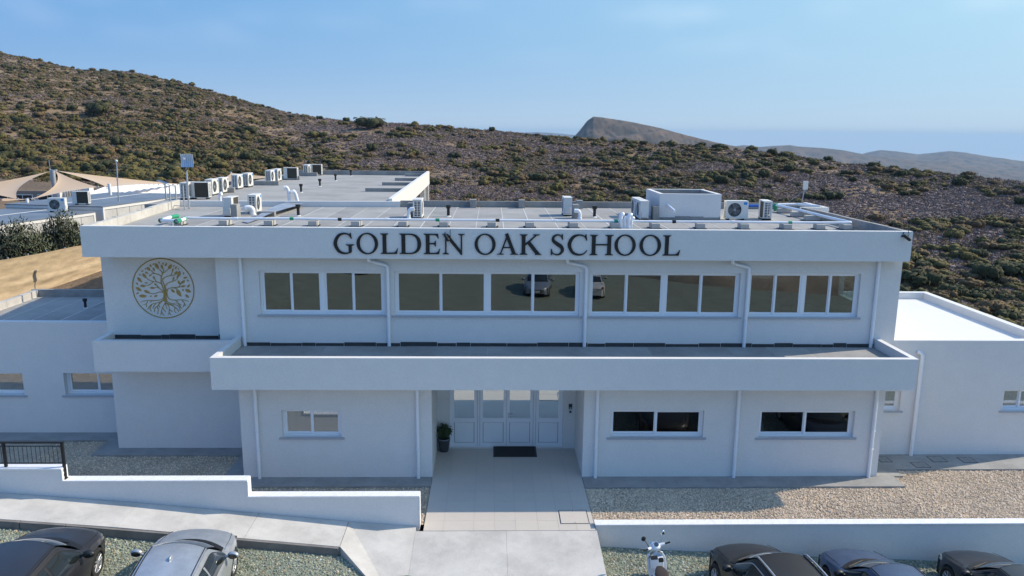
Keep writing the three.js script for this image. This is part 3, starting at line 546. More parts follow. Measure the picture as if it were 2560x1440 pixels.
  for (let i = 0; i < 4; i++) {
    const a = dx[i] + (i === 2 ? 0.004 : 0.045), b = dx[i + 1] - (i === 1 ? 0.004 : 0.045), z1 = dz - 0.012, st = 0.095;
    W('leaf', [B(a, a + st, 0.03, 2.43, z1 - 0.05, z1), B(b - st, b, 0.03, 2.43, z1 - 0.05, z1), B(a + st, b - st, 0.03, 0.14, z1 - 0.05, z1), B(a + st, b - st, 0.84, 0.98, z1 - 0.05, z1), B(a + st, b - st, 2.33, 2.43, z1 - 0.05, z1)], M.aluminium, door);
    W('panel', RB(a + st + 0.012, b - st - 0.012, 0.152, 0.828, z1 - 0.045, z1 - 0.008, 0.006, 1), M.aluminium, door);
    W('panel_gasket', B(a + st, b - st, 0.14, 0.84, z1 - 0.05, z1 - 0.04), M.rubber, door);
    W('pane', B(a + st - 0.003, b - st + 0.003, 0.977, 2.333, z1 - 0.027, z1 - 0.023), M.glassDoor, door);
  }
  W('door_handle', [bar([0.585, 1.09, dz - 0.012], [0.585, 1.09, dz + 0.045], 0.012, 8), bar([0.585, 1.09, dz + 0.045], [0.72, 1.09, dz + 0.045], 0.011, 8), B(0.56, 0.61, 0.98, 1.16, dz - 0.012, dz - 0.004)], M.steel, door);
}
{ // low wing on the right
  const s = thing('right_wing', 'low white wing with white flat roof on the right of the school', 'wing', [15, 0, -5]);
  const W = (n, g, m = M.stucco, par = s) => wmesh(n, g, m, s, par);
  W('wall', [wallZ(11.563, 17.75, -0.2, 3.247, -1.58, 0.25, [[16.22, 17.45, 1.5, 2.2], [11.75, 12.92, 1.5, 2.2]]), wallZ(12.483, 17.75, 3.247, 3.80, -1.58, 0.25)]);
  windowIn(s, 16.22, 17.45, 1.5, 2.2, -1.58, 2, M.glassDark); windowIn(s, 11.75, 12.92, 1.5, 2.2, -1.58, 2, M.glassDark);
  W('wall', [B(17.5, 17.75, -0.2, 3.55, -9.1, -1.83), B(12.5, 17.5, -0.2, 3.5, -9.1, -8.9)]);
  W('roof', slab([[12.49, -1.83], [17.5, -1.83], [17.5, -8.9], [12.49, -8.9]], 3.3, 3.55), M.whitePaint);
  const p = W('parapet', [slab([[17.5, -1.83], [17.75, -1.83], [17.75, -9.15], [17.5, -9.15]], 3.55, 3.81), slab([[12.49, -8.9], [17.5, -8.9], [17.5, -9.15], [12.49, -9.15]], 3.55, 3.81)], M.whitePaint);
  W('interior_wall', [B(11.6, 17.5, 0, 3.2, -5, -4.9), B(14.4, 14.5, 0, 3.2, -4.9, -1.84)], M.room);
  downpipe(s, [[13.28, 3.42, -1.58], [13.38, 3.41, -1.5], [13.41, 3.3, -1.5], [13.41, 2, -1.5], [13.41, 0.03, -1.5]], 0.055);
}
{ // low wing on the left
  const s = thing('left_wing', 'low white wing with dark grey flat roof on the left of the school', 'wing', [-15, 0, -6]);
  const W = (n, g, m = M.stucco, par = s) => wmesh(n, g, m, s, par);
  const a = [-14.05, -12.0, 1.33, 2.1], b = [-17.3, -15.38, 1.33, 2.1];
  W('wall', [wallZ(-17.85, -11.825, -0.2, 3.82, -3.45, 0.25, [a, b]), B(-17.85, -17.6, -0.2, 3.55, -8.85, -3.7), B(-17.6, -11.83, -0.2, 3.5, -8.85, -8.6)]);
  windowIn(s, ...a, -3.45, 2, M.glassDark, 1, 0.2); windowIn(s, ...b, -3.45, 2, M.glassDark, 1, 0.2);
  W('interior_wall', [B(-17.5, -11.9, 0, 3.2, -6.5, -6.4), B(-14.9, -14.8, 0, 3.2, -6.4, -3.75)], M.room);
  const r = W('roof', slab([[-17.6, -3.7], [-11.83, -3.7], [-11.83, -8.6], [-17.6, -8.6]], 3.3, 3.54), M.concreteDark);
  for (let x = -17.6; x < -11.9; x += 0.97) { W('roof_sheet', B(x + 0.006, Math.min(x + 0.964, -11.83), 3.54, 3.552 + 0.003 * rnd(), -8.6, -3.7), rnd() < 0.5 ? M.membrane : M.membraneB, r); W('roof_seam', B(x - 0.02, x + 0.02, 3.556, 3.559, -8.6, -3.7), M.seam, r); }
  const p = W('parapet', slab([[-17.85, -8.6], [-11.83, -8.6], [-11.83, -8.76], [-17.85, -8.76]], 3.54, 3.83), M.concreteDark);
  for (let i = 0; i < 5; i++) W('parapet_block', B(-17.78, -17.6, 3.54, 3.82 + rr(-0.01, 0.01), -3.71 - (i + 0.99) * 0.976, -3.71 - i * 0.976), M.concrete, p);
}
{ // rear block behind the front roof
  const s = thing('rear_school_block', 'rear wing with grey flat roof and sunlit white end fascia on columns', 'wing', [-9, 0, -22]);
  const W = (n, g, m = M.stucco, par = s) => wmesh(n, g, m, s, par);
  const xr = (z) => -4.12 + (z + 11) * 0.0125;
  W('roof_slab', slab([[-14.3, -11.0], [xr(-11) - 0.16, -11.0], [xr(-34) - 0.16, -34.0], [-14.6, -34.0]], 6.36, 6.95), M.membrane);
  W('fascia', [slab([[xr(-11), -11.0], [xr(-34.2), -34.2], [xr(-34.2) - 0.16, -34.2], [xr(-11) - 0.16, -11.0]], 6.35, 7.26)], M.whitePaint);
  const p = W('parapet', [slab([[-14.6, -34.0], [xr(-34) - 0.16, -34.0], [xr(-34) - 0.16, -34.2], [-14.6, -34.2]], 6.4, 7.25)], M.concreteDark);
  for (const [pa, pb, py] of [[913, 975, 479], [955, 1012, 463.5], [987, 1033, 452], [1012, 1052, 441]]) { const a = atY(pa, py, 6.95), b = atY(pb, py, 6.95); W('roof_upstand', B(a.x, xr(a.z) - 0.18, 6.952, 7.13, a.z - 0.2, a.z), M.concreteDark); }
  W('wall', [B(-14.3, -7.5, -0.2, 6.35, -33.8, -33.5), B(-7.8, -7.5, -0.2, 6.35, -33.5, -11.2), B(-14.3, -14.0, -0.2, 6.35, -33.5, -11.2)]);
  for (const z of [-13, -18.5, -24, -30.5, -33.6]) W('column', B(-4.75, -4.42, -0.2, 6.355, z - 0.16, z + 0.16), M.whitePaint);
}
// ---------- lettering on the fascia ----------
{
  const G = {}; // each letter 1 high, drawn from left 0 to right w
  const S = 0.085, hair = 0.07;
  const P = (f) => { const s = new THREE.Shape(); f(s); return s; };
  const foot = (xl, xr, y, up, ext = 0.1, br = 0.11) => P((s) => { const d = up ? 1 : -1; s.moveTo(xl - ext, y); s.lineTo(xr + ext, y); s.lineTo(xr + ext, y + d * 0.03); s.quadraticCurveTo(xr + 0.01, y + d * 0.05, xr, y + d * br); s.lineTo(xl, y + d * br); s.quadraticCurveTo(xl - 0.01, y + d * 0.05, xl - ext, y + d * 0.03); s.closePath(); });
  const stem = (x, w, a = 0.1, b = a) => [P((s) => { s.moveTo(x, 0.02); s.lineTo(x + w, 0.02); s.lineTo(x + w, 0.98); s.lineTo(x, 0.98); s.closePath(); }), foot(x, x + w, 0, true, a), foot(x, x + w, 1, false, b)];
  const ring = (cx, rx, wx, tilt = 0.10) => { const s = new THREE.Shape(); s.absellipse(cx, 0.5, rx, 0.525, 0, 2 * PI, false, 0); const h = new THREE.Path(); h.absellipse(cx, 0.5, rx - wx, 0.465, 0, 2 * PI, true, tilt); s.holes.push(h); return s; };
  const ribbon = (pts, ws, n = 40) => { const c = new THREE.CatmullRomCurve3(pts.map(([x, y]) => new V3(x, y, 0)), false, 'centripetal'), L = [], R = []; for (let i = 0; i <= n; i++) { const t = i / n, p = c.getPoint(t), d = c.getTangent(t), k = t * (ws.length - 1), j = Math.min(ws.length - 2, Math.floor(k)), w = lerp(ws[j], ws[j + 1], k - j) / 2; L.push([p.x - d.y * w, p.y + d.x * w]); R.unshift([p.x + d.y * w, p.y - d.x * w]); } return poly([...L, ...R]); };
  const T = 0.185;
  G.O = { w: 1.06, s: [ring(0.53, 0.53, 0.165)] };
  G.C = { w: 0.94, s: [ribbon([[0.90, 0.74], [0.78, 0.925], [0.54, 0.985], [0.26, 0.88], [0.085, 0.5], [0.26, 0.12], [0.55, 0.015], [0.78, 0.07], [0.93, 0.24]], [0.035, 0.06, 0.075, 0.14, 0.175, 0.14, 0.085, 0.055, 0.03], 60), poly([[0.84, 1.02], [0.885, 1.02], [0.925, 0.71], [0.885, 0.71], [0.80, 0.90]])] };
  G.G = { w: 1.0, s: [ribbon([[0.86, 0.76], [0.76, 0.92], [0.54, 0.985], [0.26, 0.88], [0.085, 0.5], [0.26, 0.12], [0.55, 0.015], [0.78, 0.055], [0.85, 0.09]], [0.035, 0.06, 0.075, 0.14, 0.175, 0.14, 0.085, 0.06, 0.06], 60), poly([[0.81, 1.02], [0.855, 1.02], [0.895, 0.73], [0.855, 0.73], [0.77, 0.91]]), poly([[0.73, 0.08], [0.88, 0.10], [0.88, 0.40], [0.73, 0.40]]), poly([[0.60, 0.46], [1.0, 0.46], [1.0, 0.43], [0.88, 0.38], [0.73, 0.38], [0.60, 0.43]])] };
  G.L = { w: 0.84, s: [...stem(0.1, T), P((s) => { s.moveTo(0.2, 0); s.lineTo(0.80, 0); s.lineTo(0.85, 0.27); s.lineTo(0.815, 0.27); s.quadraticCurveTo(0.74, 0.07, 0.58, 0.065); s.lineTo(0.2, 0.06); s.closePath(); })] };
  G.D = { w: 1.05, s: [...stem(0.1, T), (() => { const s = new THREE.Shape(); s.moveTo(0.2, 0); s.lineTo(0.5, 0); s.bezierCurveTo(0.88, 0, 1.05, 0.22, 1.05, 0.5); s.bezierCurveTo(1.05, 0.78, 0.88, 1, 0.5, 1); s.lineTo(0.2, 1); s.closePath(); const h = new THREE.Path(); h.moveTo(0.262, 0.06); h.lineTo(0.262, 0.94); h.lineTo(0.46, 0.94); h.bezierCurveTo(0.76, 0.94, 0.87, 0.75, 0.87, 0.5); h.bezierCurveTo(0.87, 0.24, 0.77, 0.06, 0.48, 0.06); h.closePath(); s.holes.push(h); return s; })()] };
  G.E = { w: 0.78, s: [...stem(0.1, T), P((s) => { s.moveTo(0.2, 0); s.lineTo(0.74, 0); s.lineTo(0.79, 0.26); s.lineTo(0.755, 0.26); s.quadraticCurveTo(0.68, 0.07, 0.54, 0.065); s.lineTo(0.2, 0.06); s.closePath(); }), P((s) => { s.moveTo(0.2, 1); s.lineTo(0.70, 1); s.lineTo(0.725, 0.77); s.lineTo(0.69, 0.77); s.quadraticCurveTo(0.63, 0.93, 0.5, 0.935); s.lineTo(0.2, 0.94); s.closePath(); }), poly([[0.2, 0.49], [0.2, 0.545], [0.5, 0.55], [0.56, 0.66], [0.59, 0.66], [0.59, 0.38], [0.56, 0.38], [0.5, 0.485]])] };
  G.N = { w: 1.1, s: [poly([[0.14, 0.03], [0.205, 0.03], [0.205, 0.9], [0.14, 0.9]]), foot(0.14, 0.205, 0, true, 0.12), poly([[0.0, 1], [0.27, 1], [0.955, 0.12], [0.955, -0.03], [0.90, -0.03], [0.10, 0.955], [0.0, 0.97]]), poly([[0.89, -0.025], [0.955, -0.025], [0.955, 0.97], [0.89, 0.97]]), foot(0.89, 0.955, 1, false, 0.12)] };
  G.A = { w: 1.05, s: [poly([[0.16, 0.03], [0.225, 0.03], [0.535, 0.86], [0.52, 1.03], [0.50, 1.0]]), poly([[0.40, 1.0], [0.55, 1.06], [0.94, 0.03], [0.76, 0.03], [0.46, 0.84]]), poly([[0.29, 0.32], [0.70, 0.32], [0.68, 0.38], [0.31, 0.38]]), foot(0.16, 0.225, 0, true, 0.13, 0.07), foot(0.77, 0.93, 0, true, 0.11, 0.07)] };
  G.K = { w: 1.06, s: [...stem(0.1, T), poly([[0.24, 0.47], [0.32, 0.47], [0.86, 0.975], [0.78, 0.975], [0.24, 0.52]]), foot(0.76, 0.86, 1, false, 0.12, 0.06), poly([[0.38, 0.60], [0.50, 0.68], [1.0, 0.05], [1.08, 0], [0.80, 0], [0.36, 0.56]]), foot(0.84, 0.98, 0, true, 0.09, 0.06)] };
  G.H = { w: 1.12, s: [...stem(0.1, T), ...stem(0.85, T), poly([[0.2, 0.485], [0.9, 0.485], [0.9, 0.55], [0.2, 0.55]])] };
  G.S = { w: 0.66, s: [ribbon([[0.56, 0.78], [0.47, 0.945], [0.30, 0.985], [0.125, 0.88], [0.12, 0.70], [0.30, 0.55], [0.51, 0.40], [0.57, 0.22], [0.45, 0.05], [0.28, 0.015], [0.10, 0.09], [0.03, 0.27]], [0.03, 0.055, 0.07, 0.12, 0.16, 0.19, 0.19, 0.155, 0.09, 0.065, 0.05, 0.03], 80), poly([[0.545, 1.02], [0.585, 1.02], [0.595, 0.74], [0.56, 0.74], [0.48, 0.93]]), poly([[0.0, -0.01], [0.04, -0.01], [0.12, 0.09], [0.035, 0.30], [0.0, 0.30]])] };
  const sign = thing('school_sign', 'black serif lettering GOLDEN OAK SCHOOL across the top white fascia', 'sign', [0.5, 6.49, -1.1]);
  const z8 = (x) => 800 + x / 2.7826, z3 = (x) => 800 + x / 3.2; // left and right edges measured in two enlargements
  const row = [['G', z8(95), z8(238)], ['O', z8(255), z8(405)], ['L', z8(422), z8(541)], ['D', z8(553), z8(704)], ['E', z8(722), z8(834)], ['N', z8(850), z8(1010)], ['O', z8(1075), z8(1222)], ['A', z8(1228), z8(1380)], ['K', z8(1388), z8(1540)], ['S', z8(1606), z8(1699)], ['C', z8(1722), z8(1860)], ['H', z8(1876), z8(2037)], ['O', z8(2048), z8(2196)], ['O', z8(2222), z8(2372)], ['L', z8(2385), z8(2504)]];
  for (const [c, a, b] of row) {
    const x0 = atZ(a, 610, -1.1).x - 0.5, x1 = atZ(b, 610, -1.1).x - 0.5, L = G[c];
    const gs = L.s.map((s, i) => new THREE.ExtrudeGeometry(s, { depth: 0.03, bevelEnabled: false, curveSegments: 20 }).scale((x1 - x0) / L.w, 0.60, 1).translate(x0, 0.005, 0.004 + i * 0.0008));
    mesh('letter', gs, M.letter, sign);
  }
}
// ---------- gold tree on the wall ----------
{
  const zw = -2.15, q = (x, y) => { const p = atZ(200 + x / 5.818, 620 + y / 5.818, zw); return [p.x, p.y]; };
  const [cx, cy] = q(1213, 588), e = thing('tree_emblem', 'gold round tree emblem with leaves and roots on the upper left wall', 'emblem', [cx, cy, zw]);
  const R = (q(1657, 588)[0] - q(769, 588)[0]) / 2; let lift = 0;
  const ex = (s) => new THREE.ExtrudeGeometry(s, { depth: 0.012, bevelEnabled: false, curveSegments: 10 }).translate(0, 0, 0.003 + (lift = (lift + 1) % 12) * 0.0007);
  const loc = (x, y) => { const [a, b] = q(x, y); return [a - cx, b - cy]; };
  const u = R / 444; // metres per enlarged pixel
  mesh('ring', new THREE.TorusGeometry(R, 0.016, 8, 96).translate(0, 0, 0.008), M.gold, e);
  const line = (pts, w0, w1) => { const c = new THREE.CatmullRomCurve3(pts.map(([x, y]) => { const [a, b] = loc(x, y); return new V3(a, b, 0); })), L = [], Rr = [], n = 10 + pts.length * 4; for (let i = 0; i <= n; i++) { const t = i / n, p = c.getPoint(t), d = c.getTangent(t), w = lerp(w0, w1, t) * u / 2; L.push([p.x - d.y * w, p.y + d.x * w]); Rr.unshift([p.x + d.y * w, p.y - d.x * w]); } return ex(poly([...L, ...Rr])); };
  mesh('trunk', [line([[1222, 775], [1226, 700], [1222, 620], [1200, 555], [1182, 490], [1184, 420], [1207, 365]], 20, 11), line([[1256, 790], [1252, 700], [1262, 640], [1250, 590], [1222, 530], [1205, 480], [1205, 440]], 16, 9), line([[1240, 780], [1240, 690], [1240, 600], [1222, 545]], 12, 8)], M.gold, e);
  const br = [[[1203, 372], [1190, 345], [1155, 310]], [[1205, 368], [1218, 330], [1215, 300]], [[1205, 368], [1250, 342], [1290, 300]], [[1183, 412], [1150, 388], [1085, 370], [1035, 325]], [[1085, 370], [1050, 378], [1030, 393]], [[1205, 455], [1250, 420], [1320, 395], [1345, 340]], [[1300, 403], [1360, 398], [1400, 385]], [[1240, 555], [1280, 510], [1350, 485], [1410, 455], [1440, 400]], [[1350, 485], [1358, 455]],
    [[1195, 530], [1140, 497], [1060, 487], [990, 455], [955, 425]], [[1110, 492], [1095, 460]], [[1070, 490], [1020, 530], [950, 556]], [[1222, 640], [1170, 595], [1130, 570], [1080, 578]], [[1160, 590], [1120, 545]], [[1222, 645], [1160, 640], [1080, 665], [1010, 660]], [[1262, 645], [1280, 597], [1330, 577], [1420, 573], [1490, 560]], [[1435, 571], [1465, 525], [1490, 500]], [[1465, 525], [1445, 508]], [[1330, 577], [1385, 582], [1420, 605]]];
  for (const b of br) mesh('branch', line(b, 11, 7), M.gold, e);
  const rt = [[[1222, 720], [1180, 752], [1060, 762], [950, 765], [885, 785]], [[990, 765], [965, 810], [920, 825]], [[965, 810], [970, 855]], [[1060, 762], [1020, 795]], [[1215, 755], [1150, 790], [1050, 815], [1010, 850], [985, 895]], [[1050, 815], [1020, 880], [1040, 920]], [[1160, 785], [1150, 830], [1165, 860]], [[1110, 800], [1070, 850], [1065, 880]], [[1200, 770], [1130, 840], [1090, 880], [1085, 930]], [[1125, 850], [1140, 900], [1130, 960]], [[1235, 800], [1200, 870], [1185, 930], [1175, 975]], [[1190, 930], [1230, 985]], [[1205, 870], [1250, 930]], [[1240, 800], [1255, 850], [1270, 890]], [[1240, 790], [1290, 840], [1300, 890], [1290, 970]], [[1300, 890], [1345, 925]], [[1297, 940], [1330, 975]],
    [[1260, 810], [1350, 840], [1380, 870], [1375, 910], [1400, 945]], [[1380, 860], [1420, 890], [1440, 930]], [[1258, 800], [1330, 822], [1400, 828], [1440, 850], [1460, 912]], [[1252, 690], [1275, 780], [1340, 805], [1420, 800], [1475, 830]], [[1430, 805], [1480, 880]], [[1268, 640], [1275, 700], [1310, 745], [1370, 757], [1500, 753], [1582, 775]], [[1480, 757], [1520, 800], [1500, 860]], [[1520, 800], [1540, 845]], [[1370, 757], [1430, 785]]];
  for (const b of rt) mesh('root', line(b, 9, 6), M.gold, e);
  const lf = [[870, 463, 50, 24, 50], [855, 597, 50, 26, 35], [918, 697, 58, 28, 0], [918, 550, 42, 22, 0], [975, 635, 46, 24, 28], [940, 405, 42, 24, 55], [1120, 265, 50, 28, 60], [1000, 305, 36, 22, 50], [1195, 275, 36, 20, 75], [1310, 270, 44, 26, -60], [1440, 375, 46, 28, -75], [1395, 360, 30, 22, -50], [1350, 320, 28, 12, -75], [1440, 655, 62, 34, 60], [1355, 625, 36, 22, 45], [1575, 622, 46, 28, 28], [1560, 700, 34, 20, 40], [1580, 550, 30, 18, -50], [1505, 555, 34, 18, -10], [1500, 490, 36, 22, -45], [1440, 500, 30, 16, 80], [1535, 430, 30, 18, -15], [1080, 435, 30, 14, 65], [1055, 580, 36, 18, 5], [1100, 530, 24, 14, 40], [1105, 697, 26, 17, -30], [1075, 312, 28, 14, 60], [970, 360, 26, 14, 35], [965, 505, 24, 12, 5],
    [1025, 395, 28, 12, -35], [1030, 258, 24, 12, 65], [1068, 235, 18, 9, -60], [1252, 240, 28, 16, -65], [1210, 228, 18, 9, 80], [1152, 212, 18, 9, 80], [1365, 258, 16, 8, -60], [1393, 288, 26, 14, -60], [1435, 303, 14, 7, 80], [1508, 368, 20, 10, -85], [1570, 473, 20, 10, 40], [1360, 440, 28, 14, -70], [1412, 420, 16, 8, -80], [910, 335, 22, 10, -10], [955, 303, 18, 8, 80], [873, 390, 16, 8, 60], [833, 518, 20, 12, 50], [840, 655, 20, 12, -35], [1033, 700, 16, 10, -40], [1500, 612, 18, 12, 60]];
  for (const [x, y, a, b, an] of lf) {
    const s = new THREE.Shape(); s.moveTo(-a * u, 0); s.quadraticCurveTo(-a * u * 0.35, b * u * 1.5, a * u, 0); s.quadraticCurveTo(-a * u * 0.1, -b * u * 1.75, -a * u, 0);
    const [lx, ly] = loc(x, y); mesh('leaf', ex(s).rotateZ(-an * DEG).translate(lx, ly, 0), M.gold, e);
  }
}
// ---------- garden walls with marble copings ----------
{
  const w = thing('ramp_wall', 'long white stepped wall with marble coping along the concrete ramp', 'wall', [-10, 0, 2.78]);
  const W = (n, g, m, par = w) => wmesh(n, g, m, w, par);
  const st = [[-26, -10.76, 1.60], [-10.76, -6.16, 1.28], [-6.16, -1.82, 0.84]];
  W('wall_body', st.map(([a, b, y], i) => B(a, b, -0.6, y, 2.66 + 0.002 * i, 2.885)), M.stucco);
  for (const [a, b, y] of st) { const n = Math.round((b - a) / 1.5), k = (b - a) / n; for (let i = 0; i < n; i++) B && W('coping_stone', B(a + i * k + 0.002 - (i ? 0 : 0.0), a + (i + 1) * k - 0.002 + (i === n - 1 ? 0.02 : 0), y, y + 0.032 + rr(-0.001, 0.001), 2.63, 2.915), M.marble); }
  W('end_stone', B(-10.758, -10.735, 1.32, 1.60, 2.64, 2.905), M.marble); W('end_stone', B(-6.158, -6.135, 0.876, 1.28, 2.64, 2.905), M.marble); W('end_stone', B(-1.818, -1.797, -0.02, 0.84, 2.64, 2.905), M.marble);
  const v = thing('low_garden_wall', 'low white wall with marble coping between beige gravel and parked cars', 'wall', [11, -1, 2.85]);
  const Wv = (n, g, m) => wmesh(n, g, m, v);
  Wv('wall_body', B(2.74, 26, -2.0, 0.06, 2.74, 2.95), M.stucco);
  for (let i = 0, x = 2.72; x < 26; i++, x += 1.55) Wv('coping_stone', B(x + 0.002, x + 1.548, 0.06, 0.092 + rr(-0.001, 0.001), 2.715, 2.98), M.marble);
}
{
  const f = thing('balustrade', 'black metal balustrade with thin upright bars on the stepped white wall', 'railing', [-12, 1.3, 2.78]);
  const W = (n, g, par = f) => wmesh(n, g, M.blackMetal, f, par);
  W('handrail', B(-20, -10.68, 2.26, 2.30, 2.75, 2.81)); W('rail', B(-20, -10.76, 2.17, 2.19, 2.77, 2.79)); W('rail', B(-20, -10.76, 1.72, 1.74, 2.77, 2.79));
  W('post', [B(-10.76, -10.70, 1.31, 2.26, 2.75, 2.81), B(-10.77, -10.69, 1.31, 1.33, 2.72, 2.84)]);
  for (const x of [-12.17, -13.6, -15.1, -16.6]) W('post', B(x - 0.03, x + 0.03, 1.63, 2.26, 2.75, 2.81));
  for (let x = -10.86; x > -18; x -= 0.107) W('baluster', bar([x, 1.735, 2.78], [x, 2.175, 2.78], 0.0065, 6));
  W('bracket', [B(-10.735, -10.70, 1.42, 1.46, 2.78, 2.83), B(-10.735, -10.70, 1.54, 1.58, 2.78, 2.83)]);
}

// ---------- air conditioners ----------
let acProto;
function makeAC() {
  const t = thing('air_conditioner', '', 'air conditioner'), w = 0.44, h = 0.70, d = 0.17, y0 = 0.06;
  // casing built as a shell round openings for the fan, the side vents and the coil
  const fr = new THREE.Shape(); fr.moveTo(-w, y0); fr.lineTo(w, y0); fr.lineTo(w, y0 + h); fr.lineTo(-w, y0 + h); fr.closePath();
  const hole = new THREE.Path(); hole.absarc(-0.10, y0 + h / 2, 0.285, 0, 2 * PI, true); fr.holes.push(hole);
  const sideHoles = []; for (let c = 0; c < 2; c++) for (let r = 0; r < 9; r++) sideHoles.push([-d + 0.06 + c * 0.125, -d + 0.155 + c * 0.125, y0 + 0.06 + r * 0.066, y0 + 0.105 + r * 0.066]);
  const side = wallX(-d + 0.001, d - 0.026, y0, y0 + h - 0.021, 0, 0.02, sideHoles).translate(-w + 0.02, 0, 0);
  mesh('casing', [new THREE.ExtrudeGeometry(fr, { depth: 0.02, bevelEnabled: true, bevelSize: 0.008, bevelThickness: 0.006, bevelSegments: 2, curveSegments: 28 }).translate(0, 0, d - 0.02), RB(-w - 0.012, w + 0.012, y0 + h - 0.02, y0 + h + 0.015, -d - 0.006, d + 0.012, 0.014), side, B(w - 0.02, w, y0, y0 + h - 0.021, -d + 0.001, d - 0.026), B(-w, w, y0 - 0.002, y0 + 0.02, -d, d - 0.026), B(0.2, w - 0.021, y0 + 0.021, y0 + h - 0.021, -d + 0.001, -d + 0.02)], M.acWhite, t);
  mesh('coil', B(-w + 0.022, 0.2, y0 + 0.021, y0 + h - 0.022, -d + 0.02, -d + 0.05), M.coil, t);
  mesh('inner_case', B(-w + 0.03, w - 0.03, y0 + 0.02, y0 + h - 0.03, -d + 0.06, d - 0.12), M.acDark, t);
  const gr = []; for (const r of [0.06, 0.11, 0.16, 0.21, 0.26]) gr.push(new THREE.TorusGeometry(r, 0.004, 4, 28).translate(-0.10, y0 + h / 2, d + 0.004));
  for (let i = 0; i < 10; i++) gr.push(B(0.04, 0.285, -0.003, 0.003, -0.004, 0.004).rotateZ(i * PI / 5).translate(-0.10, y0 + h / 2, d + 0.002));
  gr.push(new THREE.CylinderGeometry(0.05, 0.05, 0.015, 16).rotateX(PI / 2).translate(-0.10, y0 + h / 2, d + 0.002));
  mesh('fan_grille', gr, M.acGrille, t);
  const bl = []; for (let i = 0; i < 3; i++) bl.push(new THREE.CylinderGeometry(0.255, 0.255, 0.012, 12, 1, false, 0, 1.5).rotateX(PI / 2 + 0.12).rotateZ(i * 2.094).translate(-0.10, y0 + h / 2, d - 0.07));
  mesh('fan', bl, mat({ color: rgb(0.12, 0.13, 0.14), roughness: 0.6 }), t);
  mesh('label_plate', RB(w - 0.185, w - 0.045, y0 + h - 0.14, y0 + h - 0.035, d + 0.004, d + 0.011, 0.003, 1), M.blueLabel, t);
  mesh('valve_cover', RB(w, w + 0.035, y0 + 0.06, y0 + 0.30, -d + 0.05, d - 0.05, 0.012), M.acWhite, t);
  mesh('side_handle', RB(w, w + 0.012, y0 + h - 0.12, y0 + h - 0.09, -0.05, 0.05, 0.004, 1), M.acWhite, t);
  mesh('foot', [B(-w + 0.08, -w + 0.14, 0, y0, -d - 0.02, d + 0.02), B(w - 0.2, w - 0.14, 0, y0, -d - 0.02, d + 0.02)], M.rubber, t);
  return t;
}
function AC(px, py, y, turn, label, k = 1, z) {
  const p = z === undefined ? atY(px, py, y) : atZ(px, py, z), o = acProto ? acProto.clone() : (acProto = makeAC());
  if (o !== acProto) { o.name = numbered('air_conditioner'); scene.add(o); }
  o.position.set(p.x, y, p.z); o.rotation.y = turn; o.scale.setScalar(k); o.userData = { label, category: 'air conditioner', group: 'rooftop air conditioners' };
  return o;
}
const Q = PI / 2, RY = 6.957;
AC(579, 540, RY, -Q, 'white air conditioner with its plain side to the front, beside the grey sheet duct', 0.90);
AC(638, 532, RY, Q + 0.05, 'white air conditioner with fan facing right, behind the bent metal sheet on the front roof', 0.90);
AC(1046, 545, RY, Q, 'narrow white air conditioner showing only its side vents, behind the letter D of the sign', 0.90);
AC(1417, 538, RY, -Q, 'slim white air conditioner alone in the middle of the roof, plain side to the front', 0.90);
AC(1592, 541, RY, -Q, 'rear air conditioner of the pair left of the white roof enclosure', 0.90);
AC(1605, 548, RY, -Q, 'front air conditioner of the pair left of the white roof enclosure', 0.90);
AC(1838, 549, RY, 0, 'air conditioner with black round fan facing front, right of the white roof enclosure', 0.90);
AC(1911, 548, RY, Q - 0.12, 'rightmost air conditioner on the front roof, turned to show vents and coil', 0.90);
const rear = [[470, 497.5, Q, 'leftmost air conditioner of the rear row, half hidden behind the ladder rails'], [502, 497, PI, 'air conditioner showing its dark brown back at the near end of the rear row'], [531, 487, Q, 'white air conditioner right after the dark backed one in the rear row'], [557, 482, Q, 'fourth white air conditioner of the rear row, its fan facing right'], [594, 472, Q, 'first of the two air conditioners in the middle of the rear row'],
  [620, 467, Q, 'second of the two air conditioners in the middle of the rear row'], [676, 457, Q, 'nearer of the twin air conditioners before the tan shade sail in the rear row'], [693, 453, Q, 'farther of the twin air conditioners at the far part of the rear row'], [728, 449, PI, 'air conditioner with dark back beside a low concrete beam in the rear row'], [768, 439, Q, 'small looking air conditioner partly behind the farthest one'], [790, 438, PI, 'farthest air conditioner with dark back at the end of the rear row']];
for (const [px, py, t, l] of rear) AC(px, py, 6.955, t, l, 0.97);
AC(146, 529, 5.15, 0.12, 'air conditioner with black fan on the near prefab roof at the left', 1.05);
AC(205, 511, 5.4, PI + 0.1, 'air conditioner with dark back on the far prefab roof at the left', 1.05);
for (const [px, py, w, l] of [[562, 481, 1.0, 'low concrete beam beside the middle pair of the rear air conditioners'], [653, 463, 2.0, 'long low concrete beam before the twin air conditioners of the rear row'], [712, 449, 1.9, 'low concrete beam in front of a dark backed air conditioner'], [762, 440, 1.7, 'farthest low concrete beam at the end of the rear row']]) {
  const p = atY(px, py, 6.952), o = thing('concrete_beam', l, 'beam', [p.x, 6.952, p.z], 0, 'low concrete beams on the rear roof'); mesh('beam_body', RB(-w / 2, w / 2, 0, 0.24, -0.1, 0.1, 0.015, 1), M.concreteDark, o);
}
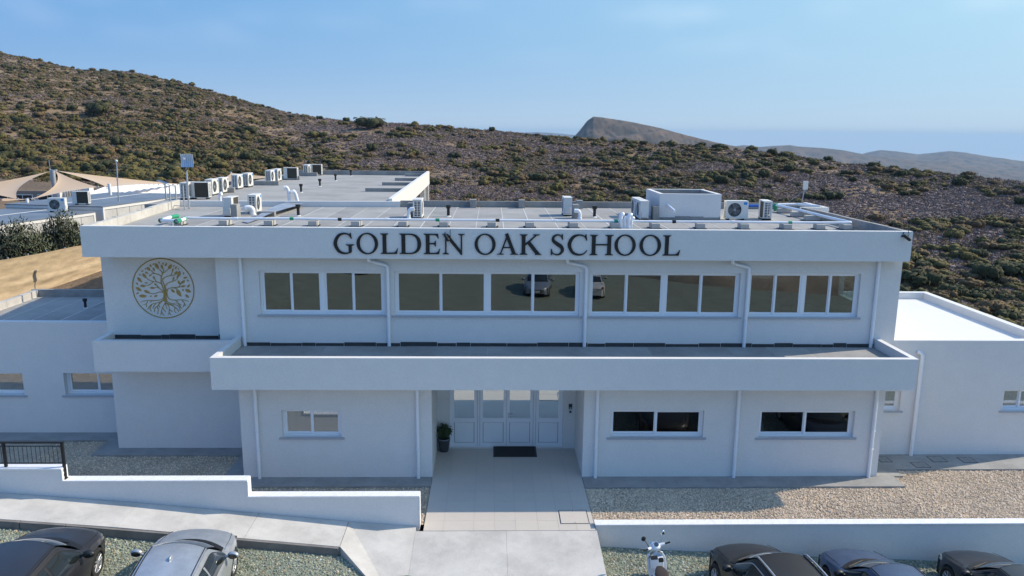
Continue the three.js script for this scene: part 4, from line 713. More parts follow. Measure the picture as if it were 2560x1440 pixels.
// standing concrete blocks beside the units
for (const [px, py, l] of [[590, 546, 'upright concrete block beside the plain sided air conditioner'], [1027, 542, 'upright grey block left of the narrow air conditioner'], [1438, 545, 'upright grey block right of the slim middle air conditioner'], [1637, 550, 'upright grey block in front of the white roof enclosure corner']]) {
  const p = atY(px, py, RY), o = thing('roof_block', l, 'block', [p.x, RY, p.z], 0, 'upright blocks beside the air conditioners'); mesh('block_body', RB(-0.11, 0.11, 0, 0.5, -0.2, 0.2, 0.01, 1), M.concreteDark, o);
}
// ---------- things on the front roof ----------
{
  // white water pipe on concrete blocks
  const zp = -4.0, bx = [449, 564, 675, 784, 892, 1008, 1109, 1230, 1324, 1432, 1536, 1636, 1750, 1858, 1964, 2048, 2114], Y = RY + 0.215;
  const first = thing('pipe_block', 'grey concrete block under the white pipe along the front roof edge', 'block', [atZ(449, 560, zp).x, RY, zp], 0, 'concrete blocks under the roof pipe');
  mesh('block_body', RB(-0.14, 0.14, 0, 0.172, -0.2, 0.2, 0.012, 1), M.concrete, first); mesh('bedding', B(-0.2, 0.2, -0.003, 0.012, -0.24, 0.24), M.rubber, first);
  const nth = ['second', 'third', 'fourth', 'fifth', 'sixth', 'seventh', 'eighth', 'ninth', 'tenth', 'eleventh', 'twelfth', 'thirteenth', 'fourteenth', 'fifteenth', 'sixteenth', 'last'];
  first.userData.label = 'concrete block under the green pipe end at the left of the front roof edge';
  bx.slice(1).forEach((px, i) => { const o = first.clone(); o.name = numbered('pipe_block'); o.position.x = atZ(px, 565, zp).x; o.rotation.y = ((i * 37) % 11 - 5) * 0.02; scene.add(o); o.userData = { ...first.userData, label: nth[i] + ' concrete block from the left under the white pipe along the front roof edge' }; });
  for (const [z, w] of [[-9.3, 'farthest'], [-7.9, 'middle'], [-6.6, 'nearest']]) { const o = first.clone(); o.name = numbered('pipe_block'); o.position.set(11.7, RY, z); o.scale.set(1.9, 1.1, 0.6); scene.add(o); o.userData = { label: w + ' of the three long concrete blocks under the pipe along the right roof side', category: 'block', group: 'concrete blocks under the side pipe' }; }
  const pipe = thing('roof_pipe', 'long white water pipe with couplings running along the front roof edge', 'pipe', [0, Y, zp]);
  const xL = atZ(462, 548, zp).x, xR = atZ(2128, 560, zp).x, cp = [xL, ...[590, 730, 850, 968, 1094, 1244, 1390, 1540, 1685, 1832, 1975].map((p) => atZ(p, 555, zp).x), xR];
  const sag = (x) => 0.006 * Math.sin(x * 1.7);
  for (let i = 0; i < cp.length - 1; i++) mesh('pipe_length', bar([cp[i] + 0.03, sag(cp[i]), 0], [cp[i + 1] - 0.03, sag(cp[i + 1]), 0], 0.042, 12), M.pvc, pipe);
  for (let i = 1; i < cp.length - 1; i++) mesh('coupling', bar([cp[i] - 0.06, sag(cp[i]), 0], [cp[i] + 0.06, sag(cp[i]), 0], 0.052, 12), i % 3 === 1 ? M.pvc : i % 3 ? M.green : M.rubber, pipe);
  mesh('pipe_branch', tube([[xR - 0.05, 0, 0], [xR + 0.02, 0, -0.05], [xR - 0.05, 0, -1.5], [xR - 0.15, 0.02, -4], [xR - 0.32, 0.03, -6.0]], 0.052, 40, 10, 0.1), M.pvc, pipe);
  mesh('pipe_branch', tube([[xR - 0.32, 0.03, -5.95], [xR - 0.2, 0.03, -6.25], [xR + 0.6, 0.05, -6.3], [xR + 1.2, 0.05, -5.4]], 0.05, 30, 10, 0.1), M.pvc, pipe);
  mesh('blue_pipe', tube([[xR - 0.4, 0.0, -6.1], [xR - 1.7, -0.03, -6.2]], 0.05, 4, 8), M.blue, pipe); mesh('green_valve', [bar([xR - 0.32, -0.2, -6.05], [xR - 0.32, 0.1, -6.05], 0.08, 10), bar([xR - 0.45, 0.0, -6.05], [xR - 0.2, 0.0, -6.05], 0.06, 10)], M.green, pipe);
  // green and white loop at the left end
  const g = (px, py) => { const p = atY(px, py, Y); return [p.x, 0.0, p.z - zp]; };
  mesh('pipe_loop', [tube([g(404, 551), g(426, 543)], 0.06, 4, 10), tube([g(404, 551), g(448, 553)], 0.06, 4, 10)], M.pvc, pipe);
  mesh('green_elbow', [tube([g(426, 543), g(444, 540)], 0.068, 4, 10), tube([g(440, 554), g(449, 551)], 0.078, 4, 10), tube([g(401, 551.5), g(405, 550.5)], 0.075, 4, 10), tube([g(457, 548), g(462, 547)], 0.075, 4, 10)], M.green, pipe);
  mesh('pipe_loop', tube([g(447, 552), g(461, 547.5)], 0.06, 4, 10), M.pvc, pipe);
  mesh('pipe_stand', [bar([g(424, 556)[0], -0.27, g(424, 556)[2]], [g(424, 556)[0], 0, g(424, 556)[2]], 0.03, 6), bar([g(431, 556)[0], -0.27, g(431, 556)[2]], [g(431, 556)[0], 0, g(431, 556)[2]], 0.03, 6)], M.steel, pipe);
}
// black roof vents
{
  const mk = (px, py, l, y = RY, k = 1) => { const p = atY(px, py, y), o = thing('roof_vent', l, 'vent', [p.x, y, p.z], 0, 'small black roof vents'); o.scale.setScalar(k); mesh('vent_pipe', bar([0, 0, 0], [0, 0.34, 0], 0.055, 12), M.black, o); mesh('vent_cap', bar([0, 0.3, 0], [0, 0.42, 0], 0.085, 12, 0.095), M.black, o); mesh('flange', bar([0, -0.002, 0], [0, 0.03, 0], 0.11, 12, 0.06), M.whitePaint, o); };
  mk(746, 540, 'black vent right of the bent metal sheet'); mk(1121, 541, 'black vent above the letter N of the sign'); mk(1486, 543, 'black vent between slim unit and roof enclosure'); mk(214, 770, 'black vent on the low left wing roof', 3.55, 0.85);
  mk(753, 481, 'nearest black vent on the rear roof', 6.95); mk(800, 466, 'second black vent on the rear roof', 6.95); mk(839, 452, 'third black vent on the rear roof', 6.95); mk(877.5, 440, 'farthest black vent on the rear roof', 6.95);
}
// white bent vent pipes
{
  const mk = (px, py, pts, l, r = 0.06, y = RY) => { const p = atY(px, py, y), o = thing('vent_pipe', l, 'pipe', [p.x, y, p.z], 0, 'white bent pipes on the roof'); mesh('pipe_body', tube(pts, r, 24, 10, 0.4), M.pvc, o); mesh('pipe_collar', bar([pts[0][0], 0, pts[0][2]], [pts[0][0], 0.06, pts[0][2]], r + 0.02, 10), M.pvc, o); mesh('pipe_mouth', bar(pts[pts.length - 2], pts[pts.length - 1], r + 0.012, 10), M.pvc, o); };
  mk(551, 510, [[0, 0, 0], [0, 0.3, 0], [0.02, 0.42, 0.02], [0.1, 0.44, 0.04]], 'short white pipe left of the plain sided air conditioner');
  mk(724, 507, [[0, 0, 0], [-0.03, 0.5, 0], [-0.1, 0.66, 0.02], [-0.2, 0.64, 0.05]], 'taller white bent pipe of the two behind the metal sheet', 0.07);
  mk(745, 507, [[0, 0, 0], [-0.08, 0.35, 0], [-0.16, 0.5, 0.03], [-0.27, 0.44, 0.08]], 'shorter bent pipe of the two, its dark mouth turned left', 0.07);
  mk(634, 536, [[0, 0, 0.1], [0, 0.16, 0.1], [-0.06, 0.24, 0.1], [-0.22, 0.24, 0.12], [-0.3, 0.14, 0.14]], 'white curved duct in front of the fan unit on the front roof', 0.1);
  mk(1022, 549, [[0, 0, 0], [0, 0.25, 0], [0.06, 0.36, 0], [0.2, 0.38, 0]], 'white elbow pipe at the narrow air conditioner', 0.065);
  mk(1449, 548, [[0, 0, 0], [0, 0.2, 0], [-0.06, 0.3, 0], [-0.2, 0.3, 0]], 'white elbow pipe at the slim middle air conditioner', 0.065);
  [[1551, 0.36, 'leftmost'], [1561, 0.26, 'second'], [1571, 0.34, 'third'], [1578, 0.24, 'rightmost']].forEach(([px, h, l], i) => mk(px, 570, [[0, 0, 0], [0, h, 0], [0.03, h + 0.08, -0.02], [0.08, h + 0.08, -0.06]], l + ' of the four short white pipes close together at the front roof edge', i % 2 ? 0.045 : 0.065));
}
{ // bent sheet over the hoses
  const Yt = RY + 0.13, pts = [[612, 548, 0.02], [640, 540, 0.05], [668, 532, 0.13], [695, 524, 0.17], [718, 516, 0.17], [737, 509, 0.14]].map(([a, b, h]) => { const p = atY(a, b, Yt); return [p.x, h, p.z]; });
  const o = thing('metal_sheet', 'long bent grey metal sheet lying across two blocks on the front roof', 'sheet', [pts[0][0], RY, pts[0][2]]);
  const c = new THREE.CatmullRomCurve3(pts.map((p) => new V3(p[0] - pts[0][0], p[1], p[2] - pts[0][2])));
  const sh = (dy) => gridGeo(2, 30, (u, v) => { const p = c.getPoint(v), w = lerp(0.14, 0.42, sstep(0.2, 0.9, v)); return [p.x + (u - 0.5) * 2 * w, p.y + dy, p.z + (u - 0.5) * 0.3]; });
  mesh('sheet_top', sh(0.006), M.galv, o); const lo = sh(-0.006); const ix = lo.index.array; for (let i = 0; i < ix.length; i += 3) { const t = ix[i]; ix[i] = ix[i + 1]; ix[i + 1] = t; } lo.computeVertexNormals(); mesh('sheet_under', lo, M.galv, o);
  for (const [px, py, w, l] of [[667, 540, 0.62, 'flat concrete block under the bent metal sheet'], [727, 520, 0.5, 'small concrete block under the far end of the metal sheet']]) { const p = atY(px, py, RY), b = thing('sheet_block', l, 'block', [p.x, RY, p.z]); mesh('block_body', RB(-w / 2, w / 2, 0, 0.17, -0.1, 0.12, 0.01, 1), M.concreteDark, b); }
}
{ // roof enclosure
  const a = atY(1645, 549, RY), b = atY(1805, 553, RY), x0 = a.x, x1 = b.x, z1 = -6.4, z0 = -8.9, h = atZ(1725, 485, -6.4).y;
  const o = thing('roof_enclosure', 'white open-topped box enclosure standing on the right of the roof', 'enclosure', [(x0 + x1) / 2, RY, -7.6]);
  wmesh('wall', [B(x0, x1, RY - 0.01, h, z1 - 0.14, z1), B(x0, x1, RY - 0.01, h, z0, z0 + 0.14), B(x0, x0 + 0.14, RY - 0.01, h, z0 + 0.14, z1 - 0.14), B(x1 - 0.14, x1, RY - 0.01, h, z0 + 0.14, z1 - 0.14)], M.stucco, o);
  wmesh('inner_lining', [B(x0 + 0.14, x1 - 0.14, RY, h - 0.02, z0 + 0.14, z0 + 0.16), B(x0 + 0.14, x0 + 0.16, RY, h - 0.02, z0 + 0.16, z1 - 0.14), B(x1 - 0.16, x1 - 0.14, RY, h - 0.02, z0 + 0.16, z1 - 0.14)], M.concreteDark, o);
  const p = atZ(1668, 513, z1); wmesh('spout', bar([p.x, p.y + 0.02, z1], [p.x + 0.16, p.y - 0.16, z1 + 0.5], 0.045, 10), M.pvc, o);
  const up = []; for (let x = x0; x < x1;) { const w = rr(0.25, 0.7); up.push(B(x, Math.min(x1, x + w - 0.01), RY, RY + 0.1 + 0.06 * rnd(), z1 - 0.001, z1 + 0.014 + 0.01 * rnd())); x += w; }
  wmesh('bitumen_upstand', up, M.concreteDark, o);
}
// masts, lamps, ladder
{
  const p = atY(473, 522, RY), top = atZ(470, 409, p.z), o = thing('dish_antenna', 'curved grid antenna on a tall steel pole at the left roof edge', 'antenna', [p.x, RY, p.z]);
  const H = top.y - RY; mesh('pole', bar([0, 0, 0], [0, H + 0.12, 0], 0.035, 10), M.steel, o);
  mesh('dish', gridGeo(12, 12, (u, v) => { const x = (u - 0.5) * 0.46, y = (v - 0.5) * 0.5, z = 0.9 * (x * x + y * y * 0.8); return [x + 0.1, H + 0.12 + y, 0.06 + z]; }), mat({ color: rgb(0.42, 0.55, 0.72), roughness: 0.35, metalness: 0.3, side: THREE.DoubleSide }), o);
  const wires = []; for (let i = 0; i <= 6; i++) { const x = (i / 6 - 0.5) * 0.46; wires.push(tube([-0.25, -0.12, 0, 0.12, 0.25].map((y) => [x + 0.1, H + 0.12 + y, 0.075 + 0.9 * (x * x + y * y * 0.8)]), 0.006, 10, 5)); }
  mesh('dish_rib', wires, M.whitePaint, o); mesh('feed', [bar([0.02, H + 0.16, 0.05], [0.06, H + 0.2, 0.28], 0.018, 8), bar([0.05, H + 0.19, 0.26], [0.07, H + 0.21, 0.34], 0.04, 8)], M.whitePaint, o); mesh('cable', tube([[-0.02, H, 0.04], [0.06, H - 0.16, 0.06], [0.0, H - 0.3, 0.05], [-0.04, H - 0.2, 0.05], [0.03, H - 0.08, 0.05]], 0.016, 20, 6), M.rubber, o);
}
{
  const z = -29.5, b = atZ(298, 560, z), t = atZ(291, 404, z), o = thing('lamp_pole', 'slim steel pole with a small lamp head behind the left roof edge', 'pole', [b.x, 2.5, z]);
  mesh('pole', bar([0, -0.6, 0], [t.x - b.x, t.y - 2.5, 0], 0.055, 10, 0.035), M.galv, o); mesh('lamp_head', new THREE.SphereGeometry(0.085, 12, 8).translate(t.x - b.x, t.y - 2.46, 0), M.whitePaint, o); mesh('pole_band', bar([(t.x - b.x) * 0.78, (t.y - 2.5) * 0.78, 0], [(t.x - b.x) * 0.79, (t.y - 2.5) * 0.80, 0], 0.055, 10), M.steel, o);
}
{
  const z = -16, t = atZ(412, 457, z), o = thing('solar_lamp', 'small solar lamp tilted on a post behind the left roof edge', 'lamp', [t.x, 3, z]);
  mesh('post', bar([0, 0, 0], [0, t.y - 3, 0], 0.035, 8), M.galv, o); mesh('solar_panel', RB(-0.26, 0.2, -0.02, 0.02, -0.12, 0.12, 0.008, 1).rotateZ(-0.32).translate(-0.06, t.y - 2.97, 0), mat({ color: rgb(0.03, 0.06, 0.16), roughness: 0.25 }), o); mesh('panel_frame', RB(-0.275, 0.215, -0.03, 0.008, -0.135, 0.135, 0.008, 1).rotateZ(-0.32).translate(-0.06, t.y - 2.975, 0), M.whitePaint, o);
}
{
  const a = atZ(424, 517, -9.3), b = atZ(458, 526, -8.7), o = thing('roof_ladder', 'steel ladder with tall side rails standing at the left roof edge', 'ladder', [a.x, RY - 0.5, -9]);
  for (const [px, y0, y1, z] of [[423, 6.4, 0, -9.55], [438, 6.4, 0, -9.9], [457, 6.4, 0, -8.8]]) { const q = atZ(px, 464, z); wmesh('side_rail', bar([q.x, 6.2, z], [q.x, q.y, z], 0.03, 8), M.steel, o); }
  const q1 = atZ(423, 464, -9.55), q2 = atZ(438, 464, -9.9), q3 = atZ(457, 464, -8.8); for (const y of [6.5, 6.8, 7.08]) wmesh('rung', bar([q1.x, y, -9.55], [q2.x, y, -9.9], 0.018, 8), M.steel, o);
  wmesh('hand_loop', [bar([q1.x, q1.y, -9.55], [q2.x, q2.y, -9.9], 0.03, 8), bar([q3.x, 7.1, -8.8], [q1.x, 7.05, -9.55], 0.02, 8)], M.steel, o);
}
{
  const p = atY(2003.5, 511, RY), t = atZ(2010, 470, p.z), o = thing('panel_antenna', 'flat white panel antenna on a thin pole at the right rear roof corner', 'antenna', [p.x, RY, p.z]);
  mesh('pole', bar([0, 0, 0], [0.09, t.y - RY, 0], 0.022, 8), M.galv, o); mesh('panel', RB(-0.12, 0.1, -0.02, 0.36, -0.03, 0.02, 0.01, 1).translate(0.11, t.y - RY - 0.05, 0.04), M.whitePaint, o); mesh('guy_wire', [bar([0.05, 0.6, 0], [-0.8, 0.02, 0.2], 0.008, 4), bar([0, 0.05, 0], [0.6, 0.0, -0.4], 0.02, 5)], M.steel, o);
}
for (const [px, py, l] of [[1118, 588, 'small black security camera hanging over the letter N of the sign'], [2262, 588, 'small black security camera at the right end of the top fascia']]) {
  const p = atZ(px, py, -1.1), o = thing('security_camera', l, 'camera', [p.x, p.y, -1.1]);
  mesh('mount', [bar([-0.06, 0.02, 0.0], [-0.06, 0.1, 0.05], 0.012, 6), bar([0.09, 0.16, 0.0], [0.09, 0.02, 0.06], 0.008, 6), B(-0.1, 0.1, -0.05, 0.0, 0.0, 0.05)], M.black, o); mesh('camera_body', bar([-0.05, 0.0, 0.06], [0.02, -0.09, 0.22], 0.05, 12), M.black, o); mesh('lens', new THREE.SphereGeometry(0.05, 12, 8).translate(0.03, -0.1, 0.23), M.black, o);
}
{ const p = atZ(310, 560, -1.35), o = thing('wall_lamp', 'small round bulkhead fitting inside the left roof parapet', 'lamp', [p.x, 7.0, -1.9]); mesh('fitting', [new THREE.TorusGeometry(0.085, 0.022, 8, 18).rotateY(0.5), bar([0, 0, -0.03], [0, 0, 0.02], 0.08, 14)], M.blackMetal, o); mesh('fitting_face', new THREE.SphereGeometry(0.065, 12, 8).scale(1, 1, 0.5), M.galv, o); }

// ---------- entrance things ----------
{
  const p = atY(1110, 1127, 0), o = thing('potted_plant', 'dark plastic pot with a leafy green plant beside the entrance door', 'potted plant', [p.x, 0, p.z]);
  mesh('pot', [new THREE.LatheGeometry([[0, 0], [0.135, 0], [0.15, 0.06], [0.185, 0.36], [0.20, 0.37], [0.20, 0.42], [0.175, 0.42], [0.17, 0.36], [0, 0.36]].map((q) => new THREE.Vector2(...q)), 24)], M.pot, o);
  mesh('pot_rim', new THREE.TorusGeometry(0.19, 0.012, 6, 28).rotateX(PI / 2).translate(0, 0.42, 0), M.galv, o);
  const g = crownGeo(240, 0.22, 0.42, 0.055, 0.6).translate(0, 0.4, 0); g.userData.uvKept = true; const m = new THREE.Mesh(g, leafMat(0.035, 0.06, 0.018)); m.name = 'foliage'; m.castShadow = m.receiveShadow = true; o.add(m);
}
{
  const a = atY(1233, 1143, 0), b = atY(1343, 1143, 0), c = atY(1235, 1116, 0), o = thing('doormat', 'black rectangular doormat in front of the entrance door', 'doormat', [(a.x + b.x) / 2, 0, (a.z + c.z) / 2]), w = (b.x - a.x) / 2, d = (a.z - c.z) / 2;
  mesh('mat_body', RB(-w, w, 0.002, 0.018, -d, d, 0.006, 1), M.black, o); const r = []; for (let i = 0; i < 14; i++) r.push(B(-w + 0.05, w - 0.05, 0.018, 0.022, -d + 0.04 + i * (2 * d - 0.08) / 14, -d + 0.06 + i * (2 * d - 0.08) / 14)); mesh('mat_rib', r, M.rubber, o);
}
{
  const p = atZ(1426, 1016, -2.15), o = thing('intercom', 'black door intercom with small keypad right of the entrance door', 'intercom', [p.x, p.y, -2.15]);
  mesh('intercom_body', RB(-0.055, 0.055, -0.09, 0.09, 0, 0.035, 0.01, 1), M.black, o); mesh('keypad', RB(-0.03, 0.03, -0.075, -0.015, 0.03, 0.04, 0.004, 1), M.galv, o); mesh('card_reader', RB(-0.045, 0.045, -0.22, -0.125, 0, 0.03, 0.01, 1), M.steel, o); mesh('reader_face', RB(-0.03, 0.03, -0.205, -0.14, 0.025, 0.036, 0.004, 1), M.black, o);
}
// inspection covers: a plate in a narrow recessed gap with a frame
function cover(pts, label, m, y = 0.0) { // corner pixels: near left, near right, far right, far left
  const q = pts.map(([a, b]) => atY(a, b, y)), x0 = (q[0].x + q[3].x) / 2, x1 = (q[1].x + q[2].x) / 2, z1 = (q[0].z + q[1].z) / 2, z0 = (q[2].z + q[3].z) / 2;
  const o = thing('inspection_cover', label, 'cover', [(x0 + x1) / 2, y, (z0 + z1) / 2], 0), w = (x1 - x0) / 2, d = (z1 - z0) / 2;
  mesh('cover_plate', B(-w + 0.012, w - 0.012, -0.02, 0.007, -d + 0.012, d - 0.012), m, o); mesh('cover_frame', [B(-w, w, 0.0, 0.004, -d - 0.012, -d), B(-w, w, 0.0, 0.004, d, d + 0.012), B(-w - 0.012, -w, 0.0, 0.004, -d, d), B(w, w + 0.012, 0.0, 0.004, -d, d)], M.rubber, o); mesh('lifting_hole', [bar([0, 0.006, -d + 0.05], [0, 0.009, -d + 0.05], 0.015, 8), bar([0, 0.006, d - 0.05], [0, 0.009, d - 0.05], 0.015, 8)], M.rubber, o);
}
cover([[1402, 1309], [1473, 1309], [1465, 1276], [1397, 1276]], 'tiled inspection cover in the entrance floor near the low wall', M.tile, 0.003);
cover([[2291, 1170], [2327, 1168], [2310, 1155.5], [2277, 1156]], 'concrete cover farthest from the wall on the right pavement', M.concreteDark, 0.033);
cover([[2334, 1155.5], [2367, 1154], [2352, 1141], [2318, 1142]], 'concrete cover right of the downpipe on the right pavement', M.concreteDark, 0.033);
cover([[2408, 1156], [2443, 1157], [2428, 1143], [2394, 1144]], 'rightmost concrete cover on the right pavement', M.concreteDark, 0.033);
cover([[2196, 1155.5], [2229, 1155], [2216, 1142], [2196, 1142]], 'concrete cover beside the corner of the building on the right pavement', M.concreteDark, 0.033);
// chairs in the upper classrooms
{
  let c0; for (const [px, l] of [[1605, 'dark chair seen through the third upper window group, left one'], [1722, 'dark chair seen through the third upper window group, right one'], [1962, 'dark chair seen through the rightmost upper window group']]) {
    const p = atZ(px, 768, -2.3); let o = c0;
    if (!c0) { c0 = o = thing('classroom_chair', l, 'chair', [p.x, 3.6, -2.35], 0, 'chairs behind the upper windows'); const dk = mat({ color: rgb(0.06, 0.06, 0.065), roughness: 0.7 }); mesh('backrest', RB(-0.2, 0.2, 0.82, 1.16, 0.16, 0.2, 0.02), dk, o); mesh('seat', RB(-0.21, 0.21, 0.42, 0.46, -0.22, 0.2, 0.02), dk, o); for (const [x, z] of [[-0.18, -0.18], [0.18, -0.18], [-0.18, 0.18], [0.18, 0.18]]) mesh('leg', bar([x, 0, z], [x, z > 0 ? 0.9 : 0.44, z], 0.014, 6), M.steel, o); }
    else { o = c0.clone(); o.name = numbered('classroom_chair'); o.position.x = p.x; scene.add(o); }
    o.userData = { label: l, category: 'chair', group: 'chairs behind the upper windows' };
  }
}

// ---------- prefab classrooms, sails and screen fence at the left ----------
function prefab(label, A, Bp, width, y0, y1, door) { // lit long side from A (near) to Bp (far), body to its left
  const dx = Bp[0] - A[0], dz = Bp[1] - A[1], L = Math.hypot(dx, dz), turn = Math.atan2(dx, dz) + PI / 2; // local x runs from far to near? see below
  const o = thing('prefab_classroom', label, 'prefab building', [A[0], y0, A[1]], Math.atan2(-dz, dx));
  // local: x along the side from A to Bp, outward side is +z, body towards -z
  const h = y1 - y0, Wd = width;
  mesh('wall', [B(0, L, 0.12, h - 0.2, -Wd, -0.02)], M.container, o);
  const n = Math.max(2, Math.round(L / 1.2)); for (let i = 0; i < n; i++) mesh('wall_panel', B(i * L / n + 0.07, (i + 1) * L / n - 0.012, 0.15, h - 0.24, -0.02, 0.004), M.container, o);
  mesh('frame', [B(-0.02, L + 0.02, h - 0.2, h - 0.04, -0.05, 0.03), B(-0.02, L + 0.02, 0, 0.12, -0.05, 0.03), B(-0.02, 0.12, 0.12, h - 0.2, -0.06, 0.03), B(L - 0.12, L + 0.02, 0.12, h - 0.2, -0.06, 0.03), B(L / 2 - 0.1, L / 2 + 0.1, 0.12, h - 0.2, -0.06, 0.028), B(-0.02, 0.06, h - 0.2, h - 0.04, -Wd, -0.05), B(L - 0.06, L + 0.02, h - 0.2, h - 0.04, -Wd, -0.05)], M.whitePaint, o);
  const rf = mesh('roof', B(-0.06, L + 0.06, h - 0.04, h, -Wd - 0.05, 0.05), M.containerRoof, o);
  for (let k = 0; k < 3; k++) mesh('roof_sheet', B(-0.07, L + 0.07, h, h + 0.012, -Wd + k * Wd / 3 + 0.03, -Wd + (k + 1) * Wd / 3 - 0.03), M.containerRoof, o);
  mesh('roof_ridge', B(-0.05, L + 0.05, h + 0.004, h + 0.02, -Wd * 0.55, -Wd * 0.53), M.whitePaint, o);
  return { o, L, h };
}
{
  const a = prefab('near white prefab classroom with grey roof behind the olive bushes', [-26.6, -12.6], [-23.65, -25.4], 6.2, 2.35, 5.12);
  for (const d of [7.1, 9.2]) { // along the side
    const x = d; const w = mesh('window', [B(x, x + 0.95, 1.0, 1.06, -0.01, 0.035), B(x, x + 0.95, 1.94, 2.0, -0.01, 0.035), B(x, x + 0.06, 1.06, 1.94, -0.01, 0.035), B(x + 0.89, x + 0.95, 1.06, 1.94, -0.01, 0.035), B(x + 0.45, x + 0.5, 1.06, 1.94, -0.01, 0.035)], M.whitePaint, a.o);
    mesh('pane', B(x + 0.06, x + 0.45, 1.06, 1.94, 0.004, 0.012), M.black, w); mesh('pane', B(x + 0.5, x + 0.89, 1.06, 1.94, 0.004, 0.012), M.black, w);
  }
  prefab('far white prefab classroom with blue grey roof and pale side panels', [-23.4, -25.9], [-21.6, -35.5], 6.6, 2.45, 5.38);
}
for (const [px, py, z, h, l] of [[214, 504, -25, 0.0, 'white roof pipe on the near prefab roof'], [878, 0, 0, 0, '']].slice(0, 1)) { const p = atY(70, 516, 5.15), o = thing('prefab_vent', 'white upright pipe at the left on the near prefab roof', 'pipe', [p.x, 5.14, p.z]); mesh('pipe_body', bar([0, 0, 0], [-0.02, 0.5, 0], 0.09, 12), M.whitePaint, o); const p2 = atY(276, 487, 5.4), o2 = thing('prefab_vent', 'white upright pipe at the far edge of the far prefab roof', 'pipe', [p2.x, 5.38, p2.z]); mesh('pipe_body', bar([0, 0, 0], [-0.02, 0.8, 0], 0.11, 12), M.whitePaint, o2); const p3 = atY(94, 508, 5.15), o3 = thing('solar_lamp', 'small tilted solar panel on the near prefab roof', 'solar panel', [p3.x, 5.14, p3.z]); mesh('solar_panel', RB(-0.24, 0.24, 0, 0.03, -0.2, 0.2, 0.008, 1).rotateZ(-0.75).translate(0, 0.2, 0), mat({ color: rgb(0.05, 0.07, 0.12), roughness: 0.3 }), o3); mesh('panel_frame', RB(-0.27, 0.27, -0.02, 0.015, -0.23, 0.23, 0.008, 1).rotateZ(-0.75).translate(0, 0.19, 0), M.whitePaint, o3); }
{ // long building with white corrugated canopy behind
  const z = -44, a = atZ(20, 500, z), b = atZ(440, 480, z), yT = 5.3, o = thing('rear_classroom_block', 'long low building with corrugated white canopy behind the prefab roofs', 'building', [(a.x + b.x) / 2, 2.3, z - 3]);
  const xs = atZ(190, 480, z).x, xe = b.x + 1.5, xa = a.x - 14;
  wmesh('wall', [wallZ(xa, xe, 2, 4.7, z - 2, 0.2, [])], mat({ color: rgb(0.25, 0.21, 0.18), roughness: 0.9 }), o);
  for (let x = xa + 0.6; x < xs - 4; x += 2.1) { const w = wmesh('window', B(x, x + 1.7, 3.2, 4.4, z - 2.0, z - 1.96), M.whitePaint, o); wmesh('pane', [B(x + 0.06, x + 0.82, 3.26, 4.34, z - 1.98, z - 1.95), B(x + 0.88, x + 1.64, 3.26, 4.34, z - 1.98, z - 1.95)], M.black, o, w); }
  const c = atZ(177, 490, z), d = atZ(168, 490, z); for (const x of [d.x - 1.6, d.x + 0.9]) wmesh('column', B(x - 0.35, x + 0.35, 2, 5.1, z - 1.9, z - 1.2), M.whitePaint, o);
  for (let i = 0; i < 9; i++) wmesh('louvre', B(d.x - 1.2 + i * 0.21, d.x - 1.12 + i * 0.21, 3.4, 5.0, z - 1.85, z - 1.75), M.whitePaint, o);
  const roofAt = (x0, x1, zf, zb, yf, yb) => gridGeo(Math.round((x1 - x0) / 0.055), 1, (u, v) => { const x = lerp(x0, x1, u); return [x, lerp(yf, yb, v) + 0.06 * Math.sin(x / 0.42 * 2 * PI), lerp(zf, zb, v)]; });
  const f1 = atZ(232, 479, z), f2 = atZ(205, 476, z);
  const wr = mat({ color: rgb(0.78, 0.78, 0.77), roughness: 0.5, side: THREE.DoubleSide });
  wmesh('canopy_roof', roofAt(f2.x, xe + 3, z + 0.6, z - 5.5, 4.42, 5.12), wr, o);
  wmesh('canopy_beam', [B(f2.x, xe + 3, 4.16, 4.30, z + 0.4, z + 0.5)], M.whitePaint, o);
  for (let x = f1.x; x < xe; x += 1.5) wmesh('canopy_strut', [bar([x, 4.3, z + 0.45], [x + 0.9, 3.8, z - 1.8], 0.035, 6), bar([x + 0.5, 4.36, z + 0.4], [x + 0.5, 3.7, z + 0.4], 0.03, 6)], M.galv, o);
}
function sail(name, label, C, pull, sag) { // triangular shade sail with hollow edges
  const [A, Bq, D] = C.map((p) => new V3(...p)), G = A.clone().add(Bq).add(D).divideScalar(3), o = thing(name, label, 'shade sail', [G.x, G.y, G.z]);
  const pos = [], ix = [], N = 22, id = {};
  for (let i = 0; i <= N; i++) for (let j = 0; j <= N - i; j++) {
    const a = i / N, b = j / N, c = 1 - a - b, p = A.clone().multiplyScalar(a).addScaledVector(Bq, b).addScaledVector(D, c);
    const e = [[a, b, c, A, Bq, 0], [b, c, a, Bq, D, 1], [c, a, b, D, A, 2]];
    for (const [s, t, r, P1, P2, k] of e) { const m = P1.clone().add(P2).multiplyScalar(0.5); p.addScaledVector(G.clone().sub(m), pull[k] * 4 * s * t * (1 - r) ** 2); }
    p.y -= sag * 27 * a * b * c; id[i + '_' + j] = pos.length / 3; pos.push(p.x - G.x, p.y - G.y, p.z - G.z);
  }
  for (let i = 0; i < N; i++) for (let j = 0; j < N - i; j++) { ix.push(id[i + '_' + j], id[(i + 1) + '_' + j], id[i + '_' + (j + 1)]); if (i + j < N - 1) ix.push(id[(i + 1) + '_' + j], id[(i + 1) + '_' + (j + 1)], id[i + '_' + (j + 1)]); }
  const g = new THREE.BufferGeometry(); g.setAttribute('position', new THREE.Float32BufferAttribute(pos, 3)); g.setIndex(ix); g.computeVertexNormals(); mesh('cloth', g, M.sail, o);
  mesh('corner_ring', [A, Bq, D].map((p) => new THREE.TorusGeometry(0.09, 0.02, 6, 12).translate(p.x - G.x, p.y - G.y, p.z - G.z)), M.steel, o);
}
